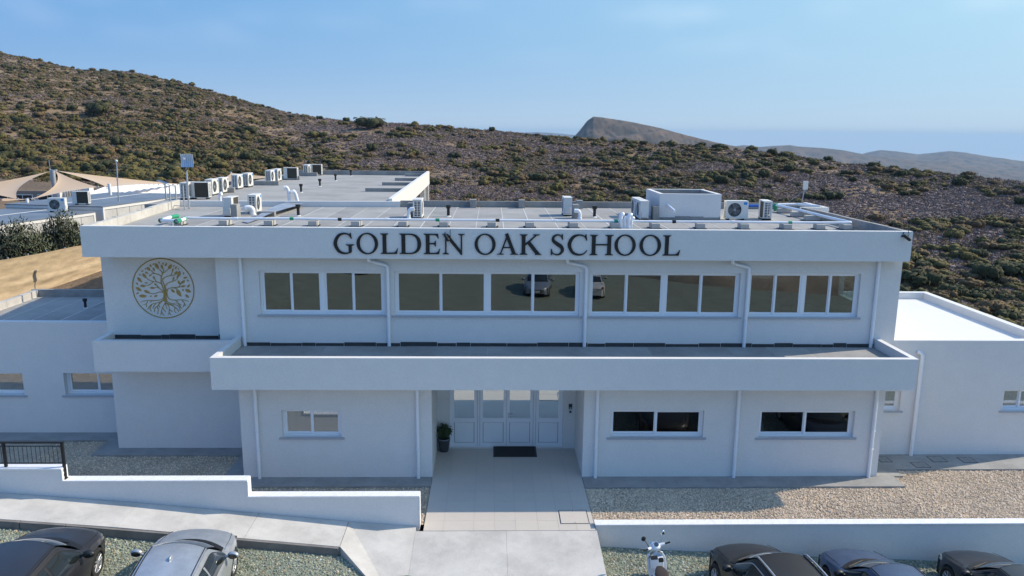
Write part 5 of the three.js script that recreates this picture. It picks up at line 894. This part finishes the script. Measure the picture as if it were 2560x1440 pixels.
{
  const T = (px, py, z) => atZ(px, py, z).toArray();
  sail('shade_sail', 'left tan shade sail running from the mast out of the photograph', [T(129, 427, -40), T(-120, 472, -33), T(44, 498, -31)], [0.22, 0.1, 0.5], 0.1);
  sail('shade_sail', 'middle tan shade sail hanging from the mast towards the front', [T(138, 427, -39.8), T(244, 468, -36), T(76, 499, -29.5)], [0.12, 0.16, 0.62], 0.1);
  sail('shade_sail', 'right tan shade sail stretched from the mast far to the right', [T(140, 426.5, -40.2), T(462, 461, -50), T(268, 469, -39)], [0.18, 0.3, 0.16], 0.1);
  sail('shade_sail', 'small tan shade sail behind the rear row of air conditioners', [T(577, 432, -52), T(690, 442, -52), T(500, 462, -46)], [0.1, 0.1, 0.32], 0.1);
  sail('shade_sail', 'low tan shade sail at the left edge under the left sail', [T(-60, 492, -38), T(70, 498, -34), T(-40, 508, -30)], [0.1, 0.1, 0.1], 0.05);
  const m = atZ(133, 440, -40), o = thing('sail_mast', 'thick steel mast carrying the tan shade sails', 'mast', [m.x, 2.5, -40]);
  const top = atZ(132, 425, -40).y - 2.5; mesh('mast_body', bar([0, 0, 0], [0, top, 0], 0.17, 14), M.galv, o); mesh('rod', [bar([-0.2, top - 1.0, 0], [-0.2, top + 0.1, 0], 0.05, 8), bar([-0.18, top, 0], [-0.2, top + 0.75, 0], 0.02, 6)], M.steel, o);
  const q = atZ(577, 432, -52), o2 = thing('sail_post', 'post holding the small tan sail behind the rear roof', 'post', [q.x, 2.5, -52]); mesh('post_body', bar([0, 0, 0], [0, q.y - 2.4, 0], 0.09, 10), M.galv, o2);
}
{ // shade cloth fence
  const o = thing('screen_fence', 'tan shade cloth fence with loose folds on the slope behind the left wing', 'fence', [-20, 2.8, -12]);
  const P = [[-21.5, -5.0, 3.0, 4.7], [-21.3, -9.0, 2.88, 4.55], [-21.2, -12.0, 2.72, 4.39], [-21.2, -14.5, 2.60, 4.28], [-21.2, -17.0, 2.47, 4.16], [-21.2, -20.0, 2.38, 4.01], [-21.2, -25.0, 2.25, 3.8]];
  const at = (t) => { const k = t * (P.length - 1), i = Math.min(P.length - 2, Math.floor(k)), f = k - i; return [0, 1, 2, 3].map((j) => lerp(P[i][j], P[i + 1][j], f)); };
  const cloth = (v0, v1, off, amp) => gridGeo(150, 18, (u, v) => { const [x, z, yb, yt] = at(u), vv = lerp(v0, v1, v); return [x + off + amp * (fbm(z * 0.3, vv * 4.5, off * 9, 3) + 0.12 * Math.sin(vv * 23 + z * 0.3)), lerp(yb, yt, vv) - 0.04 * Math.abs(Math.sin(z * 0.52)) * vv, z]; }, (u, v, q) => [q[2], q[1]]);
  const dbl = (m) => { const c = m.clone(); c.side = THREE.DoubleSide; return c; };
  wmesh('upper_cloth', cloth(0.50, 1, 0, 0.05), dbl(M.screenB), o); wmesh('lower_cloth', cloth(-0.06, 0.58, 0.07, 0.10), dbl(M.screen), o);
  for (let i = 0; i <= 10; i++) { const [x, z, yb, yt] = at(i / 10); wmesh('post', bar([x - 0.14, yb - 0.1, z], [x - 0.14, yt + 0.02, z], 0.035, 8), M.galv, o); }
}
// olive bushes by the prefab
{
  const mk = (px, py, z, r, h, n, l) => { const p = atZ(px, py, z), o = thing('olive_bush', l, 'bush', [p.x, 2.6, p.z]); const up = []; const pos = [], nr = [];
    for (let i = 0; i < n; i++) { // upright sprays of narrow leaves
      const a = rnd() * 2 * PI, t = Math.sqrt(rnd()), x0 = Math.cos(a) * t * r * 0.35, z0 = Math.sin(a) * t * r * 0.35, H = h * (0.55 + 0.45 * rnd()) * (1 - 0.35 * t * t), lean = t * r * (0.75 + 0.3 * rnd());
      const tip = new V3(Math.cos(a) * lean, H, Math.sin(a) * lean), base = new V3(x0, 0.15 * h * rnd(), z0);
      for (let k = 0; k < 26; k++) { const s = 0.2 + 0.8 * rnd(), c = base.clone().lerp(tip, s); c.x += (rnd() - 0.5) * 0.22 * r * 0.6; c.z += (rnd() - 0.5) * 0.22 * r * 0.6; c.y += (rnd() - 0.5) * 0.2; const d = new V3(rnd() - 0.5, 0.75 * rnd() + 0.2, rnd() - 0.5).normalize(), w = new V3(rnd() - 0.5, rnd() - 0.5, rnd() - 0.5).cross(d).normalize(), Ln = 0.10 + 0.10 * rnd(), Wn = 0.028; pos.push(c.x - w.x * Wn, c.y - w.y * Wn, c.z - w.z * Wn, c.x + w.x * Wn, c.y + w.y * Wn, c.z + w.z * Wn, c.x + d.x * Ln, c.y + d.y * Ln, c.z + d.z * Ln); const N = new V3(c.x, 0.4 * h, c.z).normalize(); for (let e = 0; e < 3; e++) nr.push(N.x, N.y, N.z); }
      if (i % 4 === 0) up.push(bar(base.toArray(), base.clone().lerp(tip, 0.9).toArray(), 0.02, 5, 0.008));
    }
    const g = new THREE.BufferGeometry(); g.setAttribute('position', new THREE.Float32BufferAttribute(pos, 3)); g.setAttribute('normal', new THREE.Float32BufferAttribute(nr, 3)); g.userData.uvKept = true; const m = new THREE.Mesh(g, leafMat(0.105, 0.125, 0.075)); m.name = 'foliage'; m.castShadow = m.receiveShadow = true; o.add(m); mesh('stem', [bar([0, -0.4, 0], [0, 0.5, 0], 0.08, 7, 0.05), ...up], M.wood, o); };
  mk(46, 640, -17.0, 1.6, 3.25, 440, 'wide olive bush at the left edge before the near prefab'); mk(106, 632, -18.6, 0.8, 1.7, 120, 'lower right part bush beside the wide olive bush'); mk(163, 620, -20.4, 1.3, 3.25, 400, 'olive bush close to the left end of the top fascia');
  mk(288, 560, -25.0, 0.8, 2.3, 150, 'thin bush at the foot of the slim lamp pole'); mk(345, 545, -27.0, 0.7, 2.5, 60, 'sparse twiggy bush before the far prefab wall');
}

// ---------- cars ----------
function wheelGeos(r, wd) {
  const ty = new THREE.LatheGeometry([[r * 0.68, -wd / 2], [r * 0.92, -wd / 2], [r * 0.985, -wd * 0.4], [r, -wd * 0.2], [r, wd * 0.2], [r * 0.985, wd * 0.4], [r * 0.92, wd / 2], [r * 0.68, wd / 2], [r * 0.68, -wd / 2]].map((q) => new THREE.Vector2(...q)), 32).rotateZ(-PI / 2);
  const rim = [new THREE.LatheGeometry([[r * 0.69, -wd * 0.4], [r * 0.69, wd * 0.42], [r * 0.62, wd * 0.46], [r * 0.60, wd * 0.3], [r * 0.60, -wd * 0.4]].map((q) => new THREE.Vector2(...q)), 32).rotateZ(-PI / 2), new THREE.CylinderGeometry(r * 0.14, r * 0.16, 0.03, 14).rotateZ(PI / 2).translate(wd * 0.36, 0, 0)];
  for (let i = 0; i < 5; i++) for (const s of [-1, 1]) rim.push(bar([wd * 0.36, 0.04, s * 0.02], [wd * 0.40, r * 0.63, s * 0.055], 0.016, 6, 0.014).rotateX(i * 2 * PI / 5));
  const dark = new THREE.CylinderGeometry(r * 0.6, r * 0.6, wd * 0.3, 24).rotateZ(PI / 2);
  return [ty, rim, dark];
}
function makeCar(o, P) {
  const { L, W, paint, hood, roof, belt } = P, rw = P.wheel ?? 0.32, zf = 0.88, zr = L - 0.98, Z0 = -L / 2;
  const wv = (z) => table([[0, 0.62], [0.05, 0.72], [0.16, 0.83], [0.4, 0.93], [0.8, 0.985], [1.3, 1], [L - 1.3, 1], [L - 0.5, 0.96], [L - 0.12, 0.84], [L, 0.7]], z, 1) * W;
  const by = (z) => belt * table([[0, 0.60], [0.06, 0.68], [0.2, 0.75], [0.6, 0.84], [1.1, 0.94], [1.5, 0.98], [3.2, 1.03], [L - 0.5, 1.02], [L - 0.1, 0.95], [L, 0.78]], z, 1);
  const ty = (z) => Math.max(by(z) + 0.004, hood * table([[0, 0.60], [0.05, 0.69], [0.15, 0.775], [0.35, 0.86], [0.7, 0.94], [1.15, 1.0], [2, 1.0], [L - 0.5, 1.05], [L - 0.1, 0.98], [L, 0.8]], z, 1));
  const sill = (z) => { let y = z < 0.12 || z > L - 0.12 ? 0.26 : 0.20; for (const c of [zf, zr]) { const d = Math.abs(z - c), R = rw + 0.065; if (d < R) y = Math.max(y, rw + Math.sqrt(R * R - d * d)); } return Math.min(y, by(z) - 0.1); };
  // z stations closer at the nose and round the wheel arches
  const zs = []; for (let i = 0; i <= 16; i++) zs.push(0.3 * (i / 16) ** 1.7); for (let z = 0.34; z < L - 0.02; z += 0.045) zs.push(z); zs.push(L);
  const K = 9, C = 8, body = { p: [], ix: [] }, sec = (z) => {
    const w = wv(z), s = sill(z), b = by(z), t = ty(z), pts = [];
    for (let k = 0; k < K; k++) { const f = k / (K - 1), y = lerp(s, b, f); const e = clamp((y - 0.2) / (b - 0.2), 0, 1); pts.push([w * (0.945 + 0.055 * Math.sin(PI * Math.min(1, 0.12 + e * 0.78)) - 0.03 * sstep(0.75, 1, e)), y]); }
    const xb = pts[K - 1][0]; for (let k = 1; k <= C; k++) { const g = k / C; pts.push([xb * (1 - g) ** 1.0, b + (t - b) * (1 - (1 - g) ** 2.4) + 0.012 * Math.sin(PI * Math.min(1, g * 3)) * (z < 1.2 ? 1 : 0)]); }
    return pts;
  };
  const rows = zs.map((z) => { const s = sec(z); return [...s.map(([x, y]) => [-x, y, z]), ...s.slice(0, -1).reverse().map(([x, y]) => [x, y, z])]; });
  const n = rows[0].length; const bow = (x, z) => z + 0.26 * (Math.abs(x) / W) ** 2.6 * Math.max(0, 1 - z / 0.8) - 0.2 * (Math.abs(x) / W) ** 2.6 * Math.max(0, 1 - (L - z) / 0.7); rows.forEach((r) => r.forEach(([x, y, z]) => body.p.push(x, y, bow(x, z) + Z0)));
  for (let j = 0; j < rows.length - 1; j++) for (let i = 0; i < n - 1; i++) { const a = j * n + i, b = a + 1, c = a + n, d = c + 1; body.ix.push(a, b, c, b, d, c); }
  for (const j of [0, rows.length - 1]) for (let i = 1; i < (n - 1) / 2; i++) { const a = j * n + i, b = j * n + i + 1, c = j * n + n - 1 - i, d = c - 1; if (j) body.ix.push(a, b, c, b, d, c); else body.ix.push(a, c, b, b, c, d); }
  const g = new THREE.BufferGeometry(); g.setAttribute('position', new THREE.Float32BufferAttribute(body.p, 3)); g.setIndex(body.ix); g.computeVertexNormals();
  const bm = mesh('body', g, paint, o); bm.material.side = THREE.DoubleSide;
  mesh('underbody', B(-W * 0.86, W * 0.86, 0.19, belt * 0.72, 0.28 + Z0, L - 0.2 + Z0), M.rubber, o);
  // cabin
  const zc = 1.12, rl = P.roofRear ?? L - 1.35, rb = P.rearBase ?? L - 0.62, cw = W * 0.80, rwid = W * 0.635;
  const cowl = (u) => [u * cw, ty(zc) + 0.004 - (ty(zc) - by(1.35)) * 0.8 * u * u, zc + 0.26 * u * u], rf = (u) => [u * rwid, roof - 0.05 * u * u, zc + 0.86 + 0.10 * u * u], rr2 = (u) => [u * rwid, roof - 0.02 - 0.05 * u * u, rl - 0.05 * u * u], rbs = (u) => [u * cw * 0.95, ty(rb) + 0.01 - 0.02 * u * u, rb - 0.16 * u * u];
  const between = (A, Bb, u, v, bulge) => { const a = A(u), b = Bb(u), s = Math.sin(PI * v) * bulge; return [lerp(a[0], b[0], v) * (1 + s * 0.3), lerp(a[1], b[1], v) + s, lerp(a[2], b[2], v) - s * 0.4 * (A === cowl ? 1 : A === rr2 ? -1 : 0) + Z0]; };
  const outward = (geo, flip) => { if (flip) { const a = geo.index.array; for (let i = 0; i < a.length; i += 3) { const t = a[i]; a[i] = a[i + 1]; a[i + 1] = t; } geo.computeVertexNormals(); } geo.userData.uvKept = false; return geo; };
  const gl = mat({ color: rgb(0.012, 0.016, 0.016), roughness: 0.06, clearcoat: 1, clearcoatRoughness: 0.02, side: THREE.DoubleSide });
  const grid = (nu, nv, f) => outward(gridGeo(nu, nv, f), false);
  mesh('windscreen', grid(20, 10, (u, v) => between(cowl, rf, (u * 2 - 1) * 0.955, 0.03 + v * 0.94, 0.045)), gl, o);
  mesh('rear_window', grid(20, 8, (u, v) => between(rr2, rbs, (u * 2 - 1) * 0.93, 0.06 + v * 0.8, 0.04)), gl, o);
  mesh('roof', grid(20, 18, (u, v) => v < 0.89 ? between(rf, rr2, u * 2 - 1, v / 0.89, 0.022) : between(rr2, rbs, u * 2 - 1, (v - 0.89) * 0.6, 0.04)), paint, o); mesh('boot_edge', grid(20, 2, (u, v) => between(rr2, rbs, u * 2 - 1, 0.85 + v * 0.15, 0.04)), paint, o);
  for (const s of [-1, 1]) {
    const top = (q) => { const A = cowl(1), Bq = rf(1), Cq = rr2(1), D = rbs(1), t = q < 0.36 ? [A, Bq, q / 0.36] : q < 0.68 ? [Bq, Cq, (q - 0.36) / 0.32] : [Cq, D, (q - 0.68) / 0.32]; const e = t[2]; return [0, 1, 2].map((i) => lerp(t[0][i], t[1][i], e)); };
    const smooth = (q) => { const h = 0.05; let r = [0, 0, 0], w = 0; for (const d of [-2, -1, 0, 1, 2]) { const c = top(clamp(q + d * h * 0.5 * Math.min(1, q * 6, (1 - q) * 6), 0, 1)), k = 3 - Math.abs(d); r = r.map((x, i) => x + c[i] * k); w += k; } return r.map((x) => x / w); };
    const bot = (q) => { const z = lerp(1.30, rb - 0.1, q); return [wv(z) * 0.955, by(z) - 0.012, z]; };
    const S = (q, t, off = 0) => { const a = bot(q), b = smooth(q), k = Math.sin(PI * t) * 0.03 + off; return [s * (lerp(a[0], b[0], t) + k), lerp(a[1], b[1], t) + k * 0.3, lerp(a[2], b[2], t) + Z0]; };
    mesh('side_panel', grid(36, 8, (u, v) => S(u, v)), paint, o);
    const win = (q0, q1) => grid(22, 8, (u, v) => S(lerp(q0, q1, u), lerp(0.07, 0.80, v), 0.005));
    mesh('side_window', win(0.10, 0.52), gl, o); mesh('side_window', win(0.545, 0.86), gl, o);
    const trimPts = []; for (let i = 0; i <= 26; i++) trimPts.push(S(lerp(0.09, 0.9, i / 26), 0.815, 0.007)); mesh('window_trim', tube(trimPts, P.chrome ? 0.012 : 0.008, 40, 5), P.chrome ? M.steel : M.rubber, o);
    const gut = []; for (let i = 0; i <= 16; i++) { const q = between(rf, rr2, 0.93, i / 16, 0.022); gut.push([s * q[0], q[1] + 0.004, q[2]]); } mesh('roof_gutter', tube(gut, 0.010, 20, 5), M.rubber, o);
    if (P.rails) { const rp = []; for (let i = 0; i <= 16; i++) { const q = between(rf, rr2, 0.98, -0.02 + i / 16 * 1.04, 0.022); rp.push([s * q[0], q[1] + (i === 0 || i === 16 ? 0.01 : 0.055), q[2]]); } mesh('roof_rail', tube(rp, 0.020, 30, 8), M.steel, o); }
    const mz = 1.62 + Z0, my = by(1.5) + 0.07; const mir = mesh('mirror', [new THREE.SphereGeometry(0.12, 16, 12).scale(1.0, 0.68, 0.62).translate(s * (W + 0.10), my, mz), bar([s * (W * 0.9), my - 0.05, mz], [s * (W + 0.04), my - 0.02, mz], 0.03, 8)], P.mirror ?? paint, o); mesh('mirror_glass', new THREE.SphereGeometry(0.10, 14, 10).scale(0.95, 0.6, 0.1).translate(s * (W + 0.10), my, mz + 0.066), gl, mir);
    mesh('headlight', new THREE.SphereGeometry(0.2, 16, 10).scale(0.55, 0.34, 0.95).rotateY(s * 0.75).translate(s * W * 0.72, by(0.2) * 0.90, 0.33 + Z0), P.lampL && s < 0 ? P.lampL : mat({ color: rgb(0.16, 0.165, 0.17), roughness: 0.12, clearcoat: 1 }), o);
    mesh('tail_light', new THREE.SphereGeometry(0.2, 12, 8).scale(0.5, 0.45, 0.55).translate(s * W * 0.78, by(L - 0.3) * 0.88, L - 0.16 + Z0), mat({ color: rgb(0.35, 0.01, 0.01), roughness: 0.2, clearcoat: 1 }), o);
    mesh('door_handle', [1.55 + 0.75, 1.55 + 1.65].map((z) => RB(s > 0 ? wv(z) * 0.985 : -wv(z) * 0.985 - 0.03, s > 0 ? wv(z) * 0.985 + 0.03 : -wv(z) * 0.985, by(z) - 0.13, by(z) - 0.10, z - 0.09 + Z0, z + 0.09 + Z0, 0.01, 1)), paint, o);
    // hood shut line: a narrow dark gap strip beside the bonnet, and the door edge
    const hl = []; for (let i = 0; i <= 14; i++) { const z = lerp(0.30, 1.30, i / 14), q = sec(z), e = 0.12, k = K - 1 + Math.floor(e * C), f = e * C - Math.floor(e * C); hl.push([s * lerp(q[k][0], q[k + 1][0], f), lerp(q[k][1], q[k + 1][1], f) + 0.001, z + Z0]); } mesh('bonnet_gap', tube(hl, 0.005, 20, 5), M.rubber, o);
  }
  mesh('cowl_strip', grid(24, 2, (u, v) => { const q = cowl((u * 2 - 1) * 0.985); return [q[0], q[1] + 0.010 + 0.012 * v, q[2] - 0.13 + v * 0.15 + Z0]; }), M.black, o);
  mesh('wiper', [0.42, -0.12].map((x) => { const a = cowl(x / cw), b = between(cowl, rf, (x - 0.5) / cw, 0.10, 0.03); return bar([a[0], a[1] + 0.025, a[2] - 0.03 + Z0], [b[0], b[1] + 0.012, b[2] + 0.0 - 0.03], 0.01, 6); }), M.black, o);
  mesh('front_grille', RB(-W * 0.42, W * 0.42, 0.36, by(0) - 0.03, -0.02 + Z0, 0.05 + Z0, 0.02, 1), M.black, o); mesh('number_plate', [RB(-0.26, 0.26, 0.40, 0.51, -0.035 + Z0, -0.015 + Z0, 0.004, 1), RB(-0.26, 0.26, 0.62, 0.73, L - 0.02 + Z0, L + 0.012 + Z0, 0.004, 1)], M.whitePaint, o);
  if (P.fin) mesh('roof_antenna', new THREE.SphereGeometry(0.1, 12, 8).scale(0.28, 0.75, 1).translate(0, roof + 0.01, rl - 0.55 + Z0), paint, o);
  const [tg, rg, dg] = wheelGeos(rw, 0.215);
  for (const s of [-1, 1]) for (const z of [zf, zr]) { const w = mesh('wheel', tg, M.rubber, o); w.position.set(s * (W - 0.125), rw, z + Z0); if (s < 0) w.rotation.y = PI; mesh('rim', rg, P.rim ?? M.steel, w); mesh('brake_disc', dg, M.blackMetal, w); }
  return o;
}
const paintOf = (r, g, b, metal, rough = 0.36, coat = 0.55) => mat({ color: rgb(r, g, b), metalness: metal, roughness: rough, clearcoat: coat, clearcoatRoughness: 0.22, map: rep(tDust, 1.6), side: THREE.DoubleSide });
function park(label, x, z, turn, P, group) {
  const c = [x + Math.sin(turn) * P.L / 2, z + Math.cos(turn) * P.L / 2], y = parkY(c[0], c[1]) - 0.02, o = thing('parked_car', label, 'car', [c[0], y, c[1]], 0, group);
  const sl = (parkY(c[0] + 1, c[1]) - parkY(c[0] - 1, c[1])) / 2; o.rotation.set(0, turn, Math.atan(sl) * 0.8, 'ZYX'); return makeCar(o, P);
}
const sedan = { L: 4.5, W: 0.88, hood: 0.955, belt: 0.92, roof: 1.43 };
park('dusty dark grey car parked leftmost before the ramp', -9.45, 4.95, 0.07, { ...sedan, L: 4.6, W: 0.9, roof: 1.45, paint: paintOf(0.022, 0.021, 0.026, 0.1, 0.42), mirror: M.black }, 'cars parked facing the building');
park('silver car with dark roof gutters parked beside the dark car at the ramp', -6.66, 4.55, 0.085, { ...sedan, paint: paintOf(0.50, 0.53, 0.57, 0.5, 0.36), fin: true }, 'cars parked facing the building');
park('black dusty estate car with silver roof rails right of the scooter', 6.12, 3.75, 0.13, { ...sedan, L: 4.55, W: 0.92, hood: 1.05, belt: 1.03, roof: 1.63, wheel: 0.35, rails: true, chrome: true, paint: paintOf(0.020, 0.018, 0.018, 0.1, 0.46, 0.4), mirror: M.black }, 'cars parked facing the building');
park('blue grey dusty car parked in the middle of the right hand row', 8.90, 3.62, 0.06, { ...sedan, L: 4.35, paint: paintOf(0.065, 0.105, 0.19, 0.3, 0.40), mirror: M.black }, 'cars parked facing the building');
park('dark car with a pale cream front lamp parked rightmost', 12.08, 3.42, 0.03, { ...sedan, L: 4.4, hood: 0.90, belt: 0.89, roof: 1.40, paint: paintOf(0.018, 0.018, 0.024, 0.1, 0.38), lampL: mat({ color: rgb(0.62, 0.58, 0.42), roughness: 0.5 }), mirror: M.black }, 'cars parked facing the building');
{ // farther cars, which the upper windows mirror
  const back = (px, py) => { const p = atY(px, py, -0.6); return [p.x, -3.5 - p.z]; };
  const far = [[1345, 727, 0.12, paintOf(0.38, 0.40, 0.44, 0.5), 'silver car seen only as a reflection in the middle upper window'], [1478, 726, PI + 0.1, paintOf(0.7, 0.7, 0.7, 0.0), 'white car seen only as a reflection in the third upper window'], [905, 700, 0.1, paintOf(0.42, 0.38, 0.28, 0.3), 'beige car seen only as a reflection in the first upper window'], [800, 694, 0.1, paintOf(0.02, 0.025, 0.05, 0.2), 'dark car seen only as a reflection in the first upper window']];
  for (const [px, py, t, paint, l] of far) { const [x, z] = back(px, py); const o = thing('parked_car', l, 'car', [x, parkY(x, z) - 0.01, z], t, 'cars across the car park'); makeCar(o, { ...sedan, paint }); }
  const m = mesh('earth_verge', gridGeo(80, 10, (u, v) => { const x = lerp(3, 45, u), z = lerp(39.5, 43.5, v) + 0.8 * Math.sin(x * 0.3) - x * 0.45; return [x, -1.3 + 1.3 * Math.sin(PI * v) ** 0.7 + fbm(x * 0.5, z * 0.5, 3, 3) * 0.3, z]; }), mat({ color: rgb(0.42, 0.33, 0.24), roughness: 1, map: rep(tPebble, 3) })); m.userData.kind = 'structure';
}
// ---------- scooter ----------
{
  const p = atY(1650, 1441, -0.6), x = 4.02, z = 5.0, o = thing('scooter', 'white motor scooter with dark brown seat parked beside the low wall', 'scooter', [x, parkY(x, z), z], -0.04);
  o.rotation.z = 0.1;
  const wht = mat({ color: rgb(0.80, 0.81, 0.82), roughness: 0.28, clearcoat: 0.8, clearcoatRoughness: 0.1 }), sd = mat({ color: rgb(0.045, 0.032, 0.028), roughness: 0.6 }), chr = mat({ color: rgb(0.8, 0.8, 0.8), roughness: 0.12, metalness: 1 });
  const [tg, rg, dg] = wheelGeos(0.23, 0.11);
  for (const [zz, t] of [[-0.68, 0.45], [0.55, 0]]) { const w = mesh('wheel', tg, M.rubber, o); w.position.set(0, 0.23, zz); w.rotation.y = t; mesh('rim', rg, M.steel, w); mesh('hub', dg, M.blackMetal, w); }
  mesh('front_mudguard', new THREE.SphereGeometry(0.27, 20, 12, 0, 2 * PI, 0, PI * 0.5).scale(0.42, 0.9, 1.1).rotateY(0.45).translate(0, 0.27, -0.68), wht, o);
  // leg shield: a bowed double-skinned plate
  const sh = (off) => gridGeo(16, 18, (u, v) => { const s = u * 2 - 1, w = lerp(0.19, 0.235, Math.sin(PI * Math.min(1, v * 1.05))) * (v > 0.8 ? lerp(1, 0.6, (v - 0.8) / 0.2) : 1); return [s * w, lerp(0.30, 0.86, v), -0.36 - 0.10 * v * 0.9 + 0.09 * s * s + off * (1 - s * s * 0.2) - 0.03 * Math.sin(PI * v)]; });
  const inn = sh(0.025), outr = sh(-0.025); const fl = (gg) => { const a = gg.index.array; for (let i = 0; i < a.length; i += 3) { const t = a[i]; a[i] = a[i + 1]; a[i + 1] = t; } gg.computeVertexNormals(); return gg; };
  mesh('leg_shield', [inn, fl(outr)], mat({ color: rgb(0.8, 0.81, 0.82), roughness: 0.28, clearcoat: 0.8, side: THREE.DoubleSide }), o);
  mesh('shield_edge', tube([[-0.19, 0.30, -0.27], [-0.235, 0.5, -0.34], [-0.22, 0.72, -0.38], [-0.14, 0.86, -0.44], [0, 0.9, -0.47], [0.14, 0.86, -0.44], [0.22, 0.72, -0.38], [0.235, 0.5, -0.34], [0.19, 0.30, -0.27]], 0.013, 40, 6), chr, o);
  mesh('glove_box', [RB(-0.16, 0.16, 0.52, 0.80, -0.40, -0.24, 0.04, 3)], wht, o); mesh('glove_opening', RB(0.03, 0.15, 0.70, 0.80, -0.30, -0.225, 0.02, 2), M.black, o); mesh('lock_panel', RB(-0.15, 0.02, 0.79, 0.815, -0.36, -0.22, 0.01, 1), M.black, o);
  mesh('floorboard', RB(-0.2, 0.2, 0.27, 0.33, -0.34, 0.10, 0.02, 2), wht, o); mesh('floor_mat', [RB(-0.17, -0.05, 0.328, 0.34, -0.30, 0.06, 0.005, 1), RB(0.05, 0.17, 0.328, 0.34, -0.30, 0.06, 0.005, 1)], M.rubber, o);
  const loft = (rows, nn = 20) => gridGeo(nn, rows.length - 1, (u, v) => { const k = v * (rows.length - 1), i = Math.min(rows.length - 2, Math.floor(k)), f = k - i, q = rows[i].map((a, j) => lerp(a, rows[i + 1][j], f)), a = u * 2 * PI, c = Math.cos(a), s = Math.sin(a), e = 0.75; return [q[1] * Math.sign(c) * Math.abs(c) ** e, q[2] + q[3] * Math.sign(s) * Math.abs(s) ** e, q[0]]; });
  const dw = mat({ color: rgb(0.8, 0.81, 0.82), roughness: 0.28, clearcoat: 0.8, side: THREE.DoubleSide });
  mesh('rear_fairing', loft([[0.02, 0.02, 0.50, 0.05], [0.05, 0.14, 0.50, 0.20], [0.18, 0.20, 0.52, 0.23], [0.45, 0.245, 0.54, 0.225], [0.75, 0.22, 0.57, 0.19], [0.95, 0.14, 0.60, 0.13], [1.02, 0.05, 0.61, 0.06], [1.03, 0.005, 0.61, 0.005]]), dw, o);
  const sl = []; for (const s of [-1, 1]) for (let i = 0; i < 3; i++) sl.push(RB(s * 0.236 - 0.012, s * 0.236 + 0.012, 0.50, 0.70, 0.33 + i * 0.075, 0.355 + i * 0.075, 0.006, 1)); mesh('side_slot', sl, M.black, o);
  mesh('seat', loft([[0.02, 0.01, 0.76, 0.01], [0.05, 0.07, 0.765, 0.03], [0.2, 0.125, 0.775, 0.045], [0.38, 0.165, 0.785, 0.05], [0.6, 0.15, 0.80, 0.055], [0.82, 0.11, 0.80, 0.045], [0.86, 0.01, 0.79, 0.01]]), sd, o); mesh('seat_piping', tube([[0, 0.775, 0.03], [-0.12, 0.775, 0.2], [-0.166, 0.785, 0.4], [-0.15, 0.80, 0.6], [-0.11, 0.80, 0.83]], 0.007, 24, 5), M.whitePaint, o);
  mesh('grab_rail', tube([[-0.13, 0.74, 0.62], [-0.15, 0.83, 0.86], [-0.08, 0.86, 0.98], [0.08, 0.86, 0.98], [0.15, 0.83, 0.86], [0.13, 0.74, 0.62]], 0.016, 30, 8), dw, o);
  mesh('tail_light', new THREE.SphereGeometry(0.06, 12, 8).scale(1.2, 0.8, 0.6).translate(0, 0.62, 1.03), mat({ color: rgb(0.4, 0.01, 0.01), roughness: 0.2 }), o);
  mesh('steering_column', bar([0, 0.3, -0.62], [0, 0.95, -0.46], 0.045, 10), wht, o);
  const h = new THREE.Group(); h.name = 'handlebar'; h.position.set(0, 0.98, -0.47); h.rotation.y = 0.42; o.add(h);
  mesh('handlebar_cowl', [new THREE.SphereGeometry(0.13, 20, 14).scale(1.0, 0.66, 0.95), bar([-0.08, 0.0, 0.0], [-0.24, 0.03, 0.05], 0.05, 10, 0.034), bar([0.08, 0.0, 0.0], [0.24, 0.03, 0.05], 0.05, 10, 0.034)], wht, h);
  mesh('speedometer', [new THREE.CylinderGeometry(0.07, 0.078, 0.03, 24).rotateX(0.75).translate(0, 0.075, 0.045)], chr, h); mesh('speedometer_face', new THREE.CylinderGeometry(0.058, 0.058, 0.034, 24).rotateX(0.75).translate(0, 0.078, 0.047), mat({ color: rgb(0.03, 0.05, 0.10), roughness: 0.15 }), h);
  for (const s of [-1, 1]) { mesh('grip', bar([s * 0.24, 0.03, 0.05], [s * 0.37, 0.045, 0.075], 0.02, 10), M.rubber, h); mesh('brake_lever', bar([s * 0.22, 0.035, 0.0], [s * 0.36, 0.06, -0.01], 0.009, 6), chr, h); mesh('mirror', [new THREE.SphereGeometry(0.062, 14, 10).scale(1, 1, 0.5).translate(s * 0.27, 0.26, -0.06), bar([s * 0.17, 0.04, 0.0], [s * 0.25, 0.22, -0.05], 0.007, 6)], s > 0 ? chr : M.blackMetal, h); }
  mesh('headlamp', new THREE.SphereGeometry(0.085, 16, 10).scale(1, 1, 0.6).translate(0, 0.0, -0.11), chr, h);
  mesh('side_stand', bar([-0.08, 0.28, 0.1], [-0.2, 0.0, 0.16], 0.014, 6), M.steel, o);
}
renderer.render(scene, camera);
